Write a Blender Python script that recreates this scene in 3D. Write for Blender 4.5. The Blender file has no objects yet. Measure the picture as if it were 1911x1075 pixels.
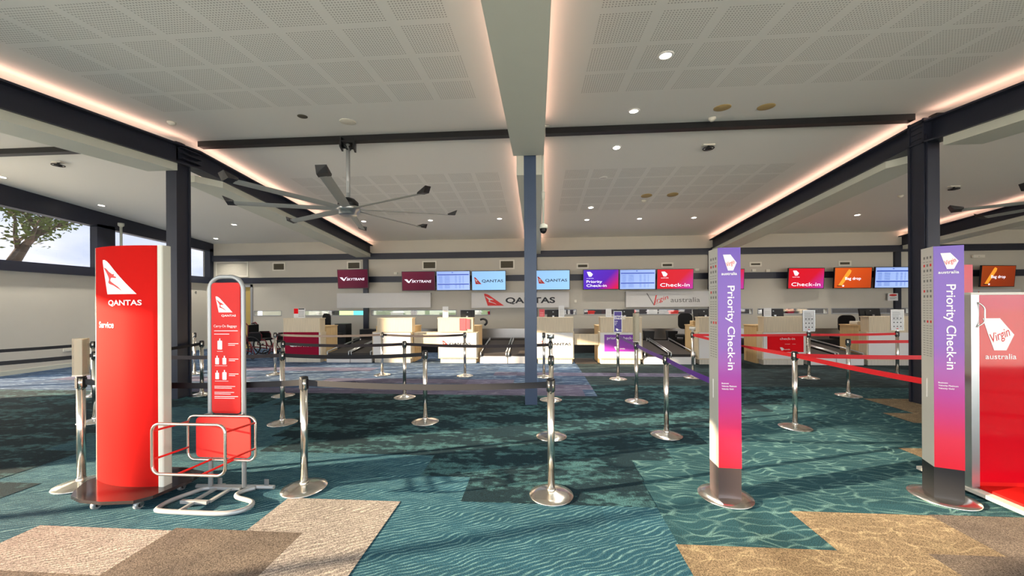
import bpy, bmesh, math, random
from mathutils import Matrix, Vector
random.seed(7)
sc = bpy.context.scene
COL = sc.collection
PI = math.pi

# ------------------------------------------------------------------ camera
IMG_W, FPX = 1911.0, 695.0
yaw, roll = math.radians(4.0), 0.0055
F = Vector((-math.sin(yaw), math.cos(yaw), 0)); R0 = Vector((math.cos(yaw), math.sin(yaw), 0)); Z0 = Vector((0, 0, 1))
Rv = R0*math.cos(roll) - Z0*math.sin(roll)
Uv = Z0*math.cos(roll) + R0*math.sin(roll)
cd = bpy.data.cameras.new('camera'); cam = bpy.data.objects.new('camera', cd); COL.objects.link(cam)
cd.sensor_fit = 'HORIZONTAL'; cd.sensor_width = 36; cd.lens = 36*FPX/IMG_W; cd.clip_start = .05; cd.clip_end = 300
cd.shift_y = 31.5/IMG_W
M = Matrix.Identity(4)
for i in range(3):
    M[i][0] = Rv[i]; M[i][1] = Uv[i]; M[i][2] = -F[i]
M[2][3] = 1.56
cam.matrix_world = M
sc.camera = cam

# ------------------------------------------------------------------ exposure, sky, sun
sc.view_settings.view_transform = 'Standard'; sc.view_settings.look = 'None'
sc.view_settings.gamma = 1; sc.view_settings.use_curve_mapping = False
sc.view_settings.exposure = 1.15
SKY = 2.5
w = bpy.data.worlds.new('sky'); sc.world = w; w.use_nodes = True
nt = w.node_tree; nt.nodes.clear()
o_ = nt.nodes.new('ShaderNodeOutputWorld'); bg = nt.nodes.new('ShaderNodeBackground')
tc = nt.nodes.new('ShaderNodeTexCoord'); mp = nt.nodes.new('ShaderNodeMapping'); mp.inputs['Scale'].default_value = (1, 1, 2.6)
no = nt.nodes.new('ShaderNodeTexNoise'); no.inputs['Scale'].default_value = 3.2; no.inputs['Detail'].default_value = 6
cr = nt.nodes.new('ShaderNodeValToRGB')
cr.color_ramp.elements[0].position = .38; cr.color_ramp.elements[0].color = (.50, .58, .70, 1)
cr.color_ramp.elements[1].position = .62; cr.color_ramp.elements[1].color = (.92, .93, .97, 1)
nt.links.new(tc.outputs['Generated'], mp.inputs[0]); nt.links.new(mp.outputs[0], no.inputs['Vector'])
nt.links.new(no.outputs[0], cr.inputs[0]); nt.links.new(cr.outputs[0], bg.inputs[0]); nt.links.new(bg.outputs[0], o_.inputs[0])
bg.inputs[1].default_value = SKY
sl = bpy.data.lights.new('sun', 'SUN'); sun = bpy.data.objects.new('sun', sl); COL.objects.link(sun)
sl.energy = 16; sl.color = (1, .78, .54); sl.angle = math.radians(.6)
az = math.radians(18); el = math.atan(.2)
sd = Vector((math.cos(az)*math.cos(el), math.sin(az)*math.cos(el), -math.sin(el)))
sun.rotation_euler = sd.to_track_quat('-Z', 'Y').to_euler()

# ------------------------------------------------------------------ material helpers
def lin(c):
    def g(v):
        v /= 255.
        return v/12.92 if v <= .04045 else ((v+.055)/1.055)**2.4
    return (g(c[0]), g(c[1]), g(c[2]), 1)
def newmat(name):
    m = bpy.data.materials.new(name); m.use_nodes = True
    nt = m.node_tree; b = nt.nodes['Principled BSDF']
    return m, nt, b
def N(nt, t, **kw):
    n = nt.nodes.new(t)
    for k, v in kw.items():
        if k in n.inputs: n.inputs[k].default_value = v
        else: setattr(n, k, v)
    return n
def mat(name, c, rough=.5, metal=0, emit=None, es=1, noise=.06, nscale=6, coat=0, alpha=1, trans=0, spec=.5):
    m, nt, b = newmat(name)
    c = lin(c); b.inputs['Roughness'].default_value = rough; b.inputs['Metallic'].default_value = metal
    b.inputs['Coat Weight'].default_value = coat
    b.inputs['Coat Roughness'].default_value = .06; b.inputs['Specular IOR Level'].default_value = spec
    if noise:
        t = N(nt, 'ShaderNodeTexCoord'); n = N(nt, 'ShaderNodeTexNoise', Scale=nscale, Detail=4.)
        mx = N(nt, 'ShaderNodeMix', data_type='RGBA')
        mx.inputs[6].default_value = tuple(x*(1-noise) for x in c[:3])+(1,)
        mx.inputs[7].default_value = tuple(min(1, x*(1+noise)) for x in c[:3])+(1,)
        nt.links.new(t.outputs['Object'], n.inputs['Vector']); nt.links.new(n.outputs[0], mx.inputs[0]); nt.links.new(mx.outputs[2], b.inputs['Base Color'])
    else: b.inputs['Base Color'].default_value = c
    if emit:
        b.inputs['Emission Color'].default_value = lin(emit); b.inputs['Emission Strength'].default_value = es
    if trans: b.inputs['Transmission Weight'].default_value = trans; b.inputs['IOR'].default_value = 1.05
    return m
def gradmat(name, stops, axis='Z', z0=0, z1=2, rough=.3, emit=0, coat=.3, ang=None):
    """colour printed as a gradient along one axis of the object"""
    m, nt, b = newmat(name)
    t = N(nt, 'ShaderNodeTexCoord'); s = N(nt, 'ShaderNodeSeparateXYZ'); mr = N(nt, 'ShaderNodeMapRange')
    mr.inputs[1].default_value = z0; mr.inputs[2].default_value = z1
    nt.links.new(t.outputs['Object'], s.inputs[0])
    if axis == 'XZ':
        ad = N(nt, 'ShaderNodeMath', operation='ADD'); nt.links.new(s.outputs['X'], ad.inputs[0]); nt.links.new(s.outputs['Z'], ad.inputs[1]); nt.links.new(ad.outputs[0], mr.inputs[0])
    elif axis == 'X-Z':
        ad = N(nt, 'ShaderNodeMath', operation='SUBTRACT'); nt.links.new(s.outputs['X'], ad.inputs[0]); nt.links.new(s.outputs['Z'], ad.inputs[1]); nt.links.new(ad.outputs[0], mr.inputs[0])
    else: nt.links.new(s.outputs[axis], mr.inputs[0])
    r = N(nt, 'ShaderNodeValToRGB'); el = r.color_ramp.elements
    el[0].position, el[0].color = stops[0][0], lin(stops[0][1]); el[1].position, el[1].color = stops[-1][0], lin(stops[-1][1])
    for p, c in stops[1:-1]:
        e = el.new(p); e.color = lin(c)
    nt.links.new(mr.outputs[0], r.inputs[0]); nt.links.new(r.outputs[0], b.inputs['Base Color'])
    b.inputs['Roughness'].default_value = rough; b.inputs['Coat Weight'].default_value = coat; b.inputs['Coat Roughness'].default_value = .08
    if emit:
        nt.links.remove(b.inputs['Base Color'].links[0]); b.inputs['Base Color'].default_value = (.004, .004, .006, 1); b.inputs['Specular IOR Level'].default_value = .08; b.inputs['Coat Weight'].default_value = 0
        nt.links.new(r.outputs[0], b.inputs['Emission Color']); b.inputs['Emission Strength'].default_value = emit
    return m
def wood(name, c, dark=.82, grain=40, rough=.5):
    m, nt, b = newmat(name); c = lin(c)
    t = N(nt, 'ShaderNodeTexCoord'); mp = N(nt, 'ShaderNodeMapping'); mp.inputs['Scale'].default_value = (grain, grain, 1.2)
    n = N(nt, 'ShaderNodeTexNoise', Scale=1.6, Detail=5.)
    r = N(nt, 'ShaderNodeValToRGB'); r.color_ramp.elements[0].position = .35; r.color_ramp.elements[0].color = tuple(x*dark for x in c[:3])+(1,)
    r.color_ramp.elements[1].position = .65; r.color_ramp.elements[1].color = c
    nt.links.new(t.outputs['Object'], mp.inputs[0]); nt.links.new(mp.outputs[0], n.inputs['Vector']); nt.links.new(n.outputs[0], r.inputs[0]); nt.links.new(r.outputs[0], b.inputs['Base Color'])
    b.inputs['Roughness'].default_value = rough
    return m
def math_(nt, op, a, b=None, c=None):
    n = nt.nodes.new('ShaderNodeMath'); n.operation = op
    for i, v in enumerate((a, b, c)):
        if v is None: continue
        if isinstance(v, (int, float)): n.inputs[i].default_value = v
        else: nt.links.new(v, n.inputs[i])
    return n.outputs[0]
def carpet(name, dark, light, mode='ripple', freq=19., tilt=.35, warp=5., amount=1., blot=0., tilevar=.12):
    """tufted carpet: thin pale wavy lines or blotches over a dark ground, with yarn speckle"""
    m, nt, b = newmat(name)
    t = N(nt, 'ShaderNodeTexCoord'); P = t.outputs['Object']
    s = N(nt, 'ShaderNodeSeparateXYZ'); nt.links.new(P, s.inputs[0]); X, Y = s.outputs[0], s.outputs[1]
    def noise(sx, sy, scale, det=3., off=0):
        mp = N(nt, 'ShaderNodeMapping'); mp.inputs['Scale'].default_value = (sx, sy, 1); mp.inputs['Location'].default_value = (off, off*.7, 0)
        n = N(nt, 'ShaderNodeTexNoise', Scale=scale, Detail=det); nt.links.new(P, mp.inputs[0]); nt.links.new(mp.outputs[0], n.inputs['Vector'])
        return n.outputs[0]
    if mode == 'ripple':
        ph = math_(nt, 'ADD', math_(nt, 'MULTIPLY', Y, freq), math_(nt, 'MULTIPLY', X, -tilt*freq*.5))
        ph = math_(nt, 'ADD', ph, math_(nt, 'MULTIPLY', noise(1.3, 3.0, 1.7, 2.5), warp*2))
        wv = math_(nt, 'SINE', math_(nt, 'MULTIPLY', ph, 6.283*.5))
        ln = math_(nt, 'POWER', math_(nt, 'ADD', math_(nt, 'MULTIPLY', wv, .5), .5), 5.)
        br = N(nt, 'ShaderNodeMapRange'); br.inputs[1].default_value = .38; br.inputs[2].default_value = .6
        nt.links.new(noise(3, 9, 2.2, 2., 7), br.inputs[0])
        fac = math_(nt, 'MULTIPLY', ln, math_(nt, 'ADD', math_(nt, 'MULTIPLY', br.outputs[0], .75), .25))
    elif mode == 'vein':
        ds = N(nt, 'ShaderNodeTexNoise', Scale=2.2, Detail=2.); nt.links.new(P, ds.inputs['Vector'])
        sc1 = N(nt, 'ShaderNodeVectorMath', operation='SCALE'); sc1.inputs['Scale'].default_value = .4; nt.links.new(ds.outputs[1], sc1.inputs[0])
        ad = N(nt, 'ShaderNodeVectorMath', operation='ADD'); nt.links.new(P, ad.inputs[0]); nt.links.new(sc1.outputs[0], ad.inputs[1])
        mp = N(nt, 'ShaderNodeMapping'); mp.inputs['Scale'].default_value = (4.2, 15, 1); mp.inputs['Rotation'].default_value = (0, 0, -.0); nt.links.new(ad.outputs[0], mp.inputs[0])
        vo = N(nt, 'ShaderNodeTexVoronoi', feature='DISTANCE_TO_EDGE', voronoi_dimensions='2D', Scale=1.); nt.links.new(mp.outputs[0], vo.inputs['Vector'])
        l1 = N(nt, 'ShaderNodeMapRange'); l1.inputs[1].default_value = .02; l1.inputs[2].default_value = .13; l1.inputs[3].default_value = 1; l1.inputs[4].default_value = 0; nt.links.new(vo.outputs['Distance'], l1.inputs[0])
        br = N(nt, 'ShaderNodeMapRange'); br.inputs[1].default_value = .4; br.inputs[2].default_value = .6; br.inputs[3].default_value = .15
        nt.links.new(noise(1.5, 4, 2.2, 2., 7), br.inputs[0])
        fac = math_(nt, 'MULTIPLY', l1.outputs[0], br.outputs[0])
    elif mode == 'blotch':
        mr = N(nt, 'ShaderNodeMapRange'); mr.inputs[1].default_value = .495; mr.inputs[2].default_value = .57
        nz = math_(nt, 'ADD', math_(nt, 'MULTIPLY', noise(1.0, 2.4, 1.6, 12.), .55), math_(nt, 'MULTIPLY', noise(1.0, 1.8, 9., 12., 5), .45))
        nt.links.new(nz, mr.inputs[0]); fac = mr.outputs[0]
    else:
        mr = N(nt, 'ShaderNodeMapRange'); mr.inputs[1].default_value = .3; mr.inputs[2].default_value = .7
        nt.links.new(noise(1, 1, 3, 6.), mr.inputs[0]); fac = mr.outputs[0]
    fac = math_(nt, 'MULTIPLY', fac, amount)
    sp = noise(1, 1, 170, 2., 3)
    mx = N(nt, 'ShaderNodeMix', data_type='RGBA'); mx.inputs[6].default_value = lin(dark); mx.inputs[7].default_value = lin(light); nt.links.new(fac, mx.inputs[0])
    tx = math_(nt, 'FLOOR', math_(nt, 'MULTIPLY', X, 2.08)); ty = math_(nt, 'FLOOR', math_(nt, 'MULTIPLY', Y, 2.27))
    wn = N(nt, 'ShaderNodeTexWhiteNoise', noise_dimensions='2D'); cb = N(nt, 'ShaderNodeCombineXYZ'); nt.links.new(tx, cb.inputs[0]); nt.links.new(ty, cb.inputs[1]); nt.links.new(cb.outputs[0], wn.inputs[0])
    spm = N(nt, 'ShaderNodeMapRange'); spm.inputs[1].default_value = .3; spm.inputs[2].default_value = .7; spm.inputs[3].default_value = .3; spm.inputs[4].default_value = 1.7; nt.links.new(sp, spm.inputs[0])
    k = math_(nt, 'MULTIPLY', spm.outputs[0], math_(nt, 'ADD', math_(nt, 'MULTIPLY', wn.outputs[0], tilevar*2), 1-tilevar))
    hs = N(nt, 'ShaderNodeVectorMath', operation='SCALE'); nt.links.new(mx.outputs[2], hs.inputs[0]); nt.links.new(k, hs.inputs['Scale'])
    nt.links.new(hs.outputs[0], b.inputs['Base Color'])
    bp = N(nt, 'ShaderNodeBump', Strength=.35, Distance=.004); nt.links.new(sp, bp.inputs['Height']); nt.links.new(bp.outputs[0], b.inputs['Normal'])
    b.inputs['Roughness'].default_value = .95; b.inputs['Specular IOR Level'].default_value = .15
    return m

MT = {}
MT['wall'] = mat('painted plaster', (196, 191, 178), .75, noise=.03, nscale=3)
MT['wall_white'] = mat('light wall paint', (206, 202, 190), .75, noise=.03, nscale=3)
MT['steel'] = mat('navy steel paint', (34, 38, 52), .42, noise=.12, nscale=5)
MT['steel_lit'] = mat('lit tone of navy steel paint', (54, 70, 94), .4, noise=.1, nscale=5)  # navy steel again, the light on the centre column put into its colour
MT['tray'] = mat('white gloss trim', (205, 208, 195), .45, noise=.02)
MT['chrome'] = mat('chrome', (224, 220, 212), .22, 1, noise=.05, nscale=20)
MT['satin'] = mat('satin aluminium', (190, 192, 192), .35, 1, noise=.04)
MT['greytube'] = mat('grey powder coat tube', (168, 172, 172), .35, .3, noise=.03)
MT['black'] = mat('black plastic', (18, 18, 20), .45, noise=.1)
MT['blackfab'] = mat('black fabric', (16, 16, 18), .9, noise=.2, nscale=60)
MT['rubber'] = mat('dark rubber belt', (44, 38, 34), .7, noise=.2, nscale=30)
MT['belt_black'] = mat('dark belt webbing', (16, 15, 20), .7, noise=.1, nscale=50)
MT['belt_brown'] = mat('brown black belt webbing', (44, 33, 33), .65, noise=.1, nscale=50)
MT['belt_purple'] = mat('purple belt webbing', (92, 34, 150), .55, noise=.08, nscale=50)
MT['belt_red'] = mat('red belt webbing', (228, 22, 34), .5, noise=.08, nscale=50)
MT['red'] = mat('glossy red panel', (212, 32, 28), .85, noise=.02, spec=.04)
MT['redmatt'] = mat('red sheet', (214, 34, 28), .5, noise=.02, spec=.3)
MT['redlogo'] = mat('red print', (214, 36, 30), .5, noise=0)
MT['white'] = mat('white print', (238, 236, 232), .5, noise=0)
MT['whitepanel'] = mat('white laminate', (226, 222, 216), .4, noise=.015)
MT['offwhite'] = mat('off white laminate', (206, 202, 190), .5, noise=.02)
MT['signboard'] = mat('silver white sign board', (206, 204, 200), .4, noise=.02)
MT['ink'] = mat('dark lettering', (30, 30, 34), .5, noise=0)
MT['inkgrey'] = mat('grey lettering', (110, 108, 104), .5, noise=0)
MT['wood'] = wood('pale oak laminate', (222, 204, 172))
MT['woodwarm'] = wood('honey oak laminate', (222, 190, 138))
MT['plinth'] = wood('light skirting', (214, 206, 188))
MT['maroon'] = mat('maroon poster', (140, 8, 44), .6, noise=.05, spec=.1)
MT['purpleposter'] = gradmat('violet poster', [(0, (168, 60, 180)), (1, (110, 40, 160))], 'Z', .3, .8)
MT['redposter'] = mat('red poster', (236, 14, 26), .6, noise=.02, spec=.1)
MT['stainless'] = mat('brushed stainless', (170, 168, 164), .28, 1, noise=.15, nscale=3)
MT['darkwheel'] = mat('tyre rubber', (24, 22, 24), .7, noise=.1)
MT['maroonframe'] = mat('maroon frame enamel', (110, 20, 32), .3, .2, noise=.05)
MT['olive'] = mat('yellow blind', (190, 164, 92), .7, noise=.05)
MT['greyframe'] = mat('grey door frame', (150, 152, 156), .5, noise=.03)
MT['vent'] = mat('dark vent grille', (84, 78, 62), .6, noise=.2, nscale=40)
MT['ventwhite'] = mat('white vent frame', (226, 222, 208), .5, noise=0)
MT['tanspk'] = mat('tan speaker grille', (182, 158, 106), .7, noise=.08, nscale=60)
MT['lamp'] = mat('lit downlight lens', (255, 250, 240), .5, emit=(255, 244, 226), es=8, noise=0)
MT['led'] = mat('warm cove led strip', (255, 235, 225), .5, emit=(255, 200, 178), es=2.0, noise=0)
MT['purplecard'] = mat('indigo card', (56, 36, 120), .4, noise=.03)
MT['paper'] = mat('paper notice', (226, 226, 224), .6, noise=.02)
MT['pinkpaper'] = mat('red pink leaflet', (220, 84, 92), .55, noise=.2, nscale=30)
MT['acrylic'] = mat('clear acrylic', (225, 220, 205), .08, noise=0, trans=.75)
MT['greytext'] = mat('tiny grey print', (120, 120, 116), .6, noise=0)
MT['polegrey'] = mat('light grey laminate', (196, 195, 186), .35, noise=.02)
MT['plinthbrown'] = mat('dark brown plinth', (66, 56, 56), .3, noise=.05, coat=.3)
MT['fanblade'] = mat('silver grey fan blade', (160, 164, 160), .5, .1, noise=.04)
MT['basegloss'] = mat('dark laminate base', (52, 42, 40), .18, noise=.1, coat=.5)
def thin_glass(name, tint):
    m, nt, b = newmat(name); nt.nodes.remove(b); o = nt.nodes['Material Output']
    tr = N(nt, 'ShaderNodeBsdfTransparent'); tr.inputs[0].default_value = tint+(1,); gl = N(nt, 'ShaderNodeBsdfGlossy', Roughness=.02); mx = N(nt, 'ShaderNodeMixShader'); mx.inputs[0].default_value = .06
    nt.links.new(tr.outputs[0], mx.inputs[1]); nt.links.new(gl.outputs[0], mx.inputs[2]); nt.links.new(mx.outputs[0], o.inputs[0]); return m
MT['glass'] = thin_glass('clear window glass', (.96, .97, .97))
MT['tinted'] = thin_glass('window glass darkened to dim the sky', (.50, .50, .52))  # tint added to dim the bright sky behind the high windows
MT['leaf'] = mat('olive green foliage', (96, 110, 52), .8, noise=.4, nscale=2)
MT['bark'] = mat('grey bark', (96, 84, 72), .9, noise=.3, nscale=10)
MT['concrete'] = mat('pale concrete paving', (228, 224, 214), .9, noise=.15, nscale=.5)

# ------------------------------------------------------------------ mesh builder
class MB:
    def __init__(s): s.v = []; s.f = []; s.m = []; s.sm = []
    def add(s, vs, fs, m=0, smooth=False):
        o = len(s.v); s.v += [tuple(p) for p in vs]
        for f in fs: s.f.append(tuple(i+o for i in f)); s.m.append(m); s.sm.append(smooth)
        return s
    def box(s, x0, x1, y0, y1, z0, z1, m=0):
        v = [(x, y, z) for z in (z0, z1) for y in (y0, y1) for x in (x0, x1)]
        return s.add(v, [(0, 2, 3, 1), (4, 5, 7, 6), (0, 1, 5, 4), (2, 6, 7, 3), (0, 4, 6, 2), (1, 3, 7, 5)], m)
    def hexa(s, pts, m=0):   # 8 points: bottom 4 (ccw), top 4
        return s.add(pts, [(3, 2, 1, 0), (4, 5, 6, 7), (0, 1, 5, 4), (1, 2, 6, 5), (2, 3, 7, 6), (3, 0, 4, 7)], m)
    def rbox(s, x0, x1, y0, y1, z0, z1, r, m=0, n=4, axis='Y'):
        """box whose outline seen along axis has round corners"""
        a0, a1, b0, b1, c0, c1 = {'Y': (x0, x1, z0, z1, y0, y1), 'Z': (x0, x1, y0, y1, z0, z1), 'X': (y0, y1, z0, z1, x0, x1)}[axis]
        poly = []
        for (cx, cy, s0) in ((a1-r, b1-r, 0), (a0+r, b1-r, 1), (a0+r, b0+r, 2), (a1-r, b0+r, 3)):
            for i in range(n+1):
                t = (s0+i/n)*PI/2; poly.append((cx+r*math.cos(t), cy+r*math.sin(t)))
        return s.prism(poly, c0, c1, axis, m)
    def prism(s, poly, c0, c1, axis='Y', m=0):
        mk = {'Y': lambda p, c: (p[0], c, p[1]), 'Z': lambda p, c: (p[0], p[1], c), 'X': lambda p, c: (c, p[0], p[1])}[axis]
        n = len(poly); v = [mk(p, c0) for p in poly]+[mk(p, c1) for p in poly]
        f = [tuple(range(n)), tuple(range(2*n-1, n-1, -1))]+[(i, i+n, (i+1) % n+n, (i+1) % n) for i in range(n)]
        return s.add(v, f, m)
    def cyl(s, p0, p1, r0, r1=None, n=14, m=0, caps=True, smooth=True):
        r1 = r0 if r1 is None else r1
        p0, p1 = Vector(p0), Vector(p1); d = (p1-p0).normalized()
        a = d.orthogonal().normalized(); b = d.cross(a)
        v = [p+(a*math.cos(t)+b*math.sin(t))*r for p, r in ((p0, r0), (p1, r1)) for t in [2*PI*i/n for i in range(n)]]
        s.add(v, [(i, (i+1) % n, (i+1) % n+n, i+n) for i in range(n)], m, smooth)
        if caps: s.add(v, [tuple(range(n-1, -1, -1)), tuple(range(n, 2*n))], m)
        return s
    def tube(s, pts, r, n=8, closed=False, m=0):
        pts = [Vector(p) for p in pts]; k = len(pts); rings = []
        prev = None
        for i in range(k):
            if closed: d = (pts[(i+1) % k]-pts[i-1]).normalized()
            else: d = (pts[min(i+1, k-1)]-pts[max(i-1, 0)]).normalized()
            a = d.orthogonal().normalized() if prev is None else (prev-d*prev.dot(d)).normalized()
            prev = a; b = d.cross(a)
            rings.append([pts[i]+(a*math.cos(2*PI*j/n)+b*math.sin(2*PI*j/n))*r for j in range(n)])
        v = [q for rg in rings for q in rg]; f = []
        for i in range(k if closed else k-1):
            i2 = (i+1) % k
            off = 0
            if closed and i2 == 0:   # align the seam
                off = min(range(n), key=lambda o: (rings[i][0]-rings[0][o]).length)
            for j in range(n): f.append((i*n+j, i*n+(j+1) % n, i2*n+(j+1+off) % n, i2*n+(j+off) % n))
        s.add(v, f, m, True)
        if not closed: s.add(v, [tuple(range(n-1, -1, -1)), tuple(range((k-1)*n, k*n))], m)
        return s
    def lathe(s, prof, c=(0, 0, 0), n=32, m=0, smooth=True):
        v = []; f = []
        for (r, z) in prof:
            for i in range(n): t = 2*PI*i/n; v.append((c[0]+r*math.cos(t), c[1]+r*math.sin(t), c[2]+z))
        for k in range(len(prof)-1):
            for i in range(n): j = (i+1) % n; f.append((k*n+i, k*n+j, (k+1)*n+j, (k+1)*n+i))
        s.add(v, f, m, smooth)
        s.add(v, [tuple(range(n-1, -1, -1)), tuple(range((len(prof)-1)*n, len(prof)*n))], m)
        return s
    def xf(s, mtx):
        s.v = [tuple(mtx @ Vector(p)) for p in s.v]; return s
    def build(s, name, mats, parent=None, loc=None):
        me = bpy.data.meshes.new(name); me.from_pydata(s.v, [], s.f)
        if not isinstance(mats, (list, tuple)): mats = [mats]
        for m in mats: me.materials.append(MT[m] if isinstance(m, str) else m)
        me.polygons.foreach_set('material_index', s.m); me.polygons.foreach_set('use_smooth', s.sm); me.update()
        bm = bmesh.new(); bm.from_mesh(me); bmesh.ops.remove_doubles(bm, verts=bm.verts, dist=1e-5) if len(s.v) < 20000 and any(s.sm) else None
        bmesh.ops.recalc_face_normals(bm, faces=bm.faces); bm.to_mesh(me); bm.free()
        o = bpy.data.objects.new(name, me); COL.objects.link(o)
        if parent: o.parent = parent
        if loc: o.location = loc
        return o
def rrect(w, h, r, n=5):
    p = []
    for (cx, cy, s0) in ((w/2-r, h/2-r, 0), (-w/2+r, h/2-r, 1), (-w/2+r, -h/2+r, 2), (w/2-r, -h/2+r, 3)):
        for i in range(n+1): t = (s0+i/n)*PI/2; p.append((cx+r*math.cos(t), cy+r*math.sin(t)))
    return p
def tag(o, label, cat, group=None):
    o['label'] = label; o['category'] = cat
    if group: o['group'] = group
    return o
def struct(o): o['kind'] = 'structure'; return o
def thing(name, label, cat, loc=(0, 0, 0), rz=0, group=None):
    o = bpy.data.objects.new(name, None); o.empty_display_size = .1; COL.objects.link(o)
    o.location = loc; o.rotation_euler = (0, 0, rz)
    return tag(o, label, cat, group)
def copy_tree(o, parent=None):
    c = o.copy(); COL.objects.link(c); c.parent = parent
    for ch in o.children: copy_tree(ch, c)
    return c
# text as flat geometry: drawn in local x (right) / z (up), on the plane y, facing -y
_tcache = {}
def text_verts(s, bold=0):
    key = (s, bold)
    if key not in _tcache:
        cu = bpy.data.curves.new('t', 'FONT'); cu.body = s; cu.size = 1; cu.offset = bold; cu.resolution_u = 4
        ob = bpy.data.objects.new('t', cu); COL.objects.link(ob)
        dg = bpy.context.evaluated_depsgraph_get(); me = bpy.data.meshes.new_from_object(ob.evaluated_get(dg))
        v = [(p.co.x, p.co.y) for p in me.vertices]; f = [tuple(p.vertices) for p in me.polygons]
        bpy.data.objects.remove(ob); bpy.data.meshes.remove(me); bpy.data.curves.remove(cu)
        xs = [a for a, b in v]; x0 = min(xs)
        _tcache[key] = ([(a-x0, b) for a, b in v], f, max(xs)-x0)
    return _tcache[key]
def put_text(mb, s, x, z, cap, y, width=None, m=0, bold=0, shear=0, align='L', rot=0, flip=False):
    v, f, w_ = text_verts(s, bold)
    k = cap/.7; kx = width/w_ if width else k
    wd = w_*kx; x0 = {'L': 0, 'C': -wd/2, 'R': -wd}[align]
    c, sn = math.cos(rot), math.sin(rot); out = []
    for a, b in v:
        px = x0+a*kx+b*k*shear; pz = b*k
        out.append((x+px*c-pz*sn, y, z+px*sn+pz*c))
    mb.add(out, f, m); return mb
TAIL = [(0, 1), (.08, 1.0), (.17, .95), (.26, .87), (1, 0), (.18, 0), (0, .92)]
ROO = [(.05, .78), (.14, .74), (.25, .64), (.36, .57), (.41, .58), (.40, .52), (.48, .49), (.46, .46), (.33, .48), (.29, .44), (.29, .38), (.40, .30), (.53, .21), (.64, .09), (.54, .16), (.40, .25), (.26, .30), (.22, .34), (.25, .42), (.23, .50), (.16, .62)]
def put_tail(mb, x, z, w_, h, y, m=0, mroo=1):
    mb.add([(x+a*w_, y, z+b*h) for a, b in TAIL], [tuple(range(len(TAIL)))], m)
    mb.add([(x+a*w_, y-.0015, z+b*h) for a, b in ROO], [tuple(range(len(ROO)))], mroo)
HEX = [(0, 1), (.55, 1), (1, .49), (.75, 0), (.36, 0), (.17, .5)]
def put_hex(mb, x, z, w_, h, y, m=0, mt=1):
    mb.add([(x+a*w_, y, z+b*h) for a, b in HEX], [tuple(range(len(HEX)))], m)
    put_text(mb, 'Virgin', x+.26*w_, z+.22*h, .28*h, y-.0015, width=.66*w_, m=mt, shear=.25, rot=.42)
def ceil_z(y): return 4.47-.083*abs(y-6.2)

# ------------------------------------------------------------------ the hall
XL, XR, YF, YB = -12.2, 18.0, -3.0, 13.1
# carpet
TEAL = carpet('teal ripple carpet', (36, 76, 92), (110, 150, 152), 'ripple', 58, 1.0, 5., .9)
TEALV = carpet('teal vein carpet', (36, 70, 78), (104, 140, 136), 'vein', amount=.75)
DARK = carpet('dark teal blotch carpet', (20, 42, 50), (58, 94, 98), 'blotch')
NAVY = carpet('navy ripple carpet', (58, 78, 106), (128, 148, 166), 'ripple', 9, .2, 3., .8, tilevar=.2)
LAV = carpet('lavender grey carpet', (88, 86, 108), (130, 128, 146), 'ripple', 9, .2, 3., .7, tilevar=.2)
INK = carpet('charcoal green carpet', (40, 54, 58), (76, 92, 92), 'ripple', 9, .2, 3., .7, tilevar=.25)
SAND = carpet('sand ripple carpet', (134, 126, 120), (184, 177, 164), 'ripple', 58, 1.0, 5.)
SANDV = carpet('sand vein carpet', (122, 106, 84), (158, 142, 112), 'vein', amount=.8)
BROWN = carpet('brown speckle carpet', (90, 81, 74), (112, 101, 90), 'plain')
CM = [TEAL, TEALV, DARK, NAVY, LAV, INK, SAND, SANDV, BROWN]
fl = MB(); fl.box(XL-.3, XR+.3, YF-.3, YB+.3, -.2, 0, 0)
lay = [0]
def patch(m, x0, x1, y0, y1):
    lay[0] += 1; z = .00012*lay[0]
    fl.add([(x0, y0, z), (x1, y0, z), (x1, y1, z), (x0, y1, z)], [(0, 1, 2, 3)], m)
patch(1, .9, 18, -3, 13.1)
patch(3, -12.2, 1.0, 6.4, 13.1)
patch(5, 1.0, 18, 7.3, 13.1)
for (x0, x1, y0, y1) in ((-10.5, -6.2, 7.3, 7.8), (-8, -4, 8.6, 9.1), (-4.5, -.5, 7.3, 7.75), (-3, .8, 6.4, 6.9), (-1.5, 2.4, 6.9, 7.3), (-6.5, -3, 6.4, 6.8), (-1, 3.4, 8.2, 8.6)): patch(4, x0, x1, y0, y1)
for (x0, x1, y0, y1) in ((-3.0, 1.36, 3.8, 4.25), (-3.2, 1.88, 4.25, 4.77), (-3.4, 2.4, 4.77, 5.2), (-3.6, 2.86, 5.2, 5.6), (-4.2, 3.4, 5.6, 6.0), (-4.6, 3.86, 6.0, 6.4),
                         (1.0, 4.35, 6.4, 6.85), (1.0, 4.8, 6.85, 7.3), (-1.08, .92, 3.34, 3.8), (-.62, .9, 2.92, 3.34),
                         (-9, -4.4, 2.6, 3.0), (-10, -4.9, 3.0, 3.7), (-10, -5.4, 3.7, 4.6), (-11, -5.8, 4.6, 5.4), (-12.2, -4.4, 5.4, 6.4)): patch(2, x0, x1, y0, y1)
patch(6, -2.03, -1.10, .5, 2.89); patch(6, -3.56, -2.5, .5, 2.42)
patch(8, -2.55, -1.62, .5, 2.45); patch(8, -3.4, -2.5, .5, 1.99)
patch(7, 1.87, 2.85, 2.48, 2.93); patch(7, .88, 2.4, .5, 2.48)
patch(8, 2.85, 5.0, 2.48, 2.94); patch(8, 2.4, 5.0, .5, 2.48); patch(8, 1.75, 2.4, .5, 2.0)
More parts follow.
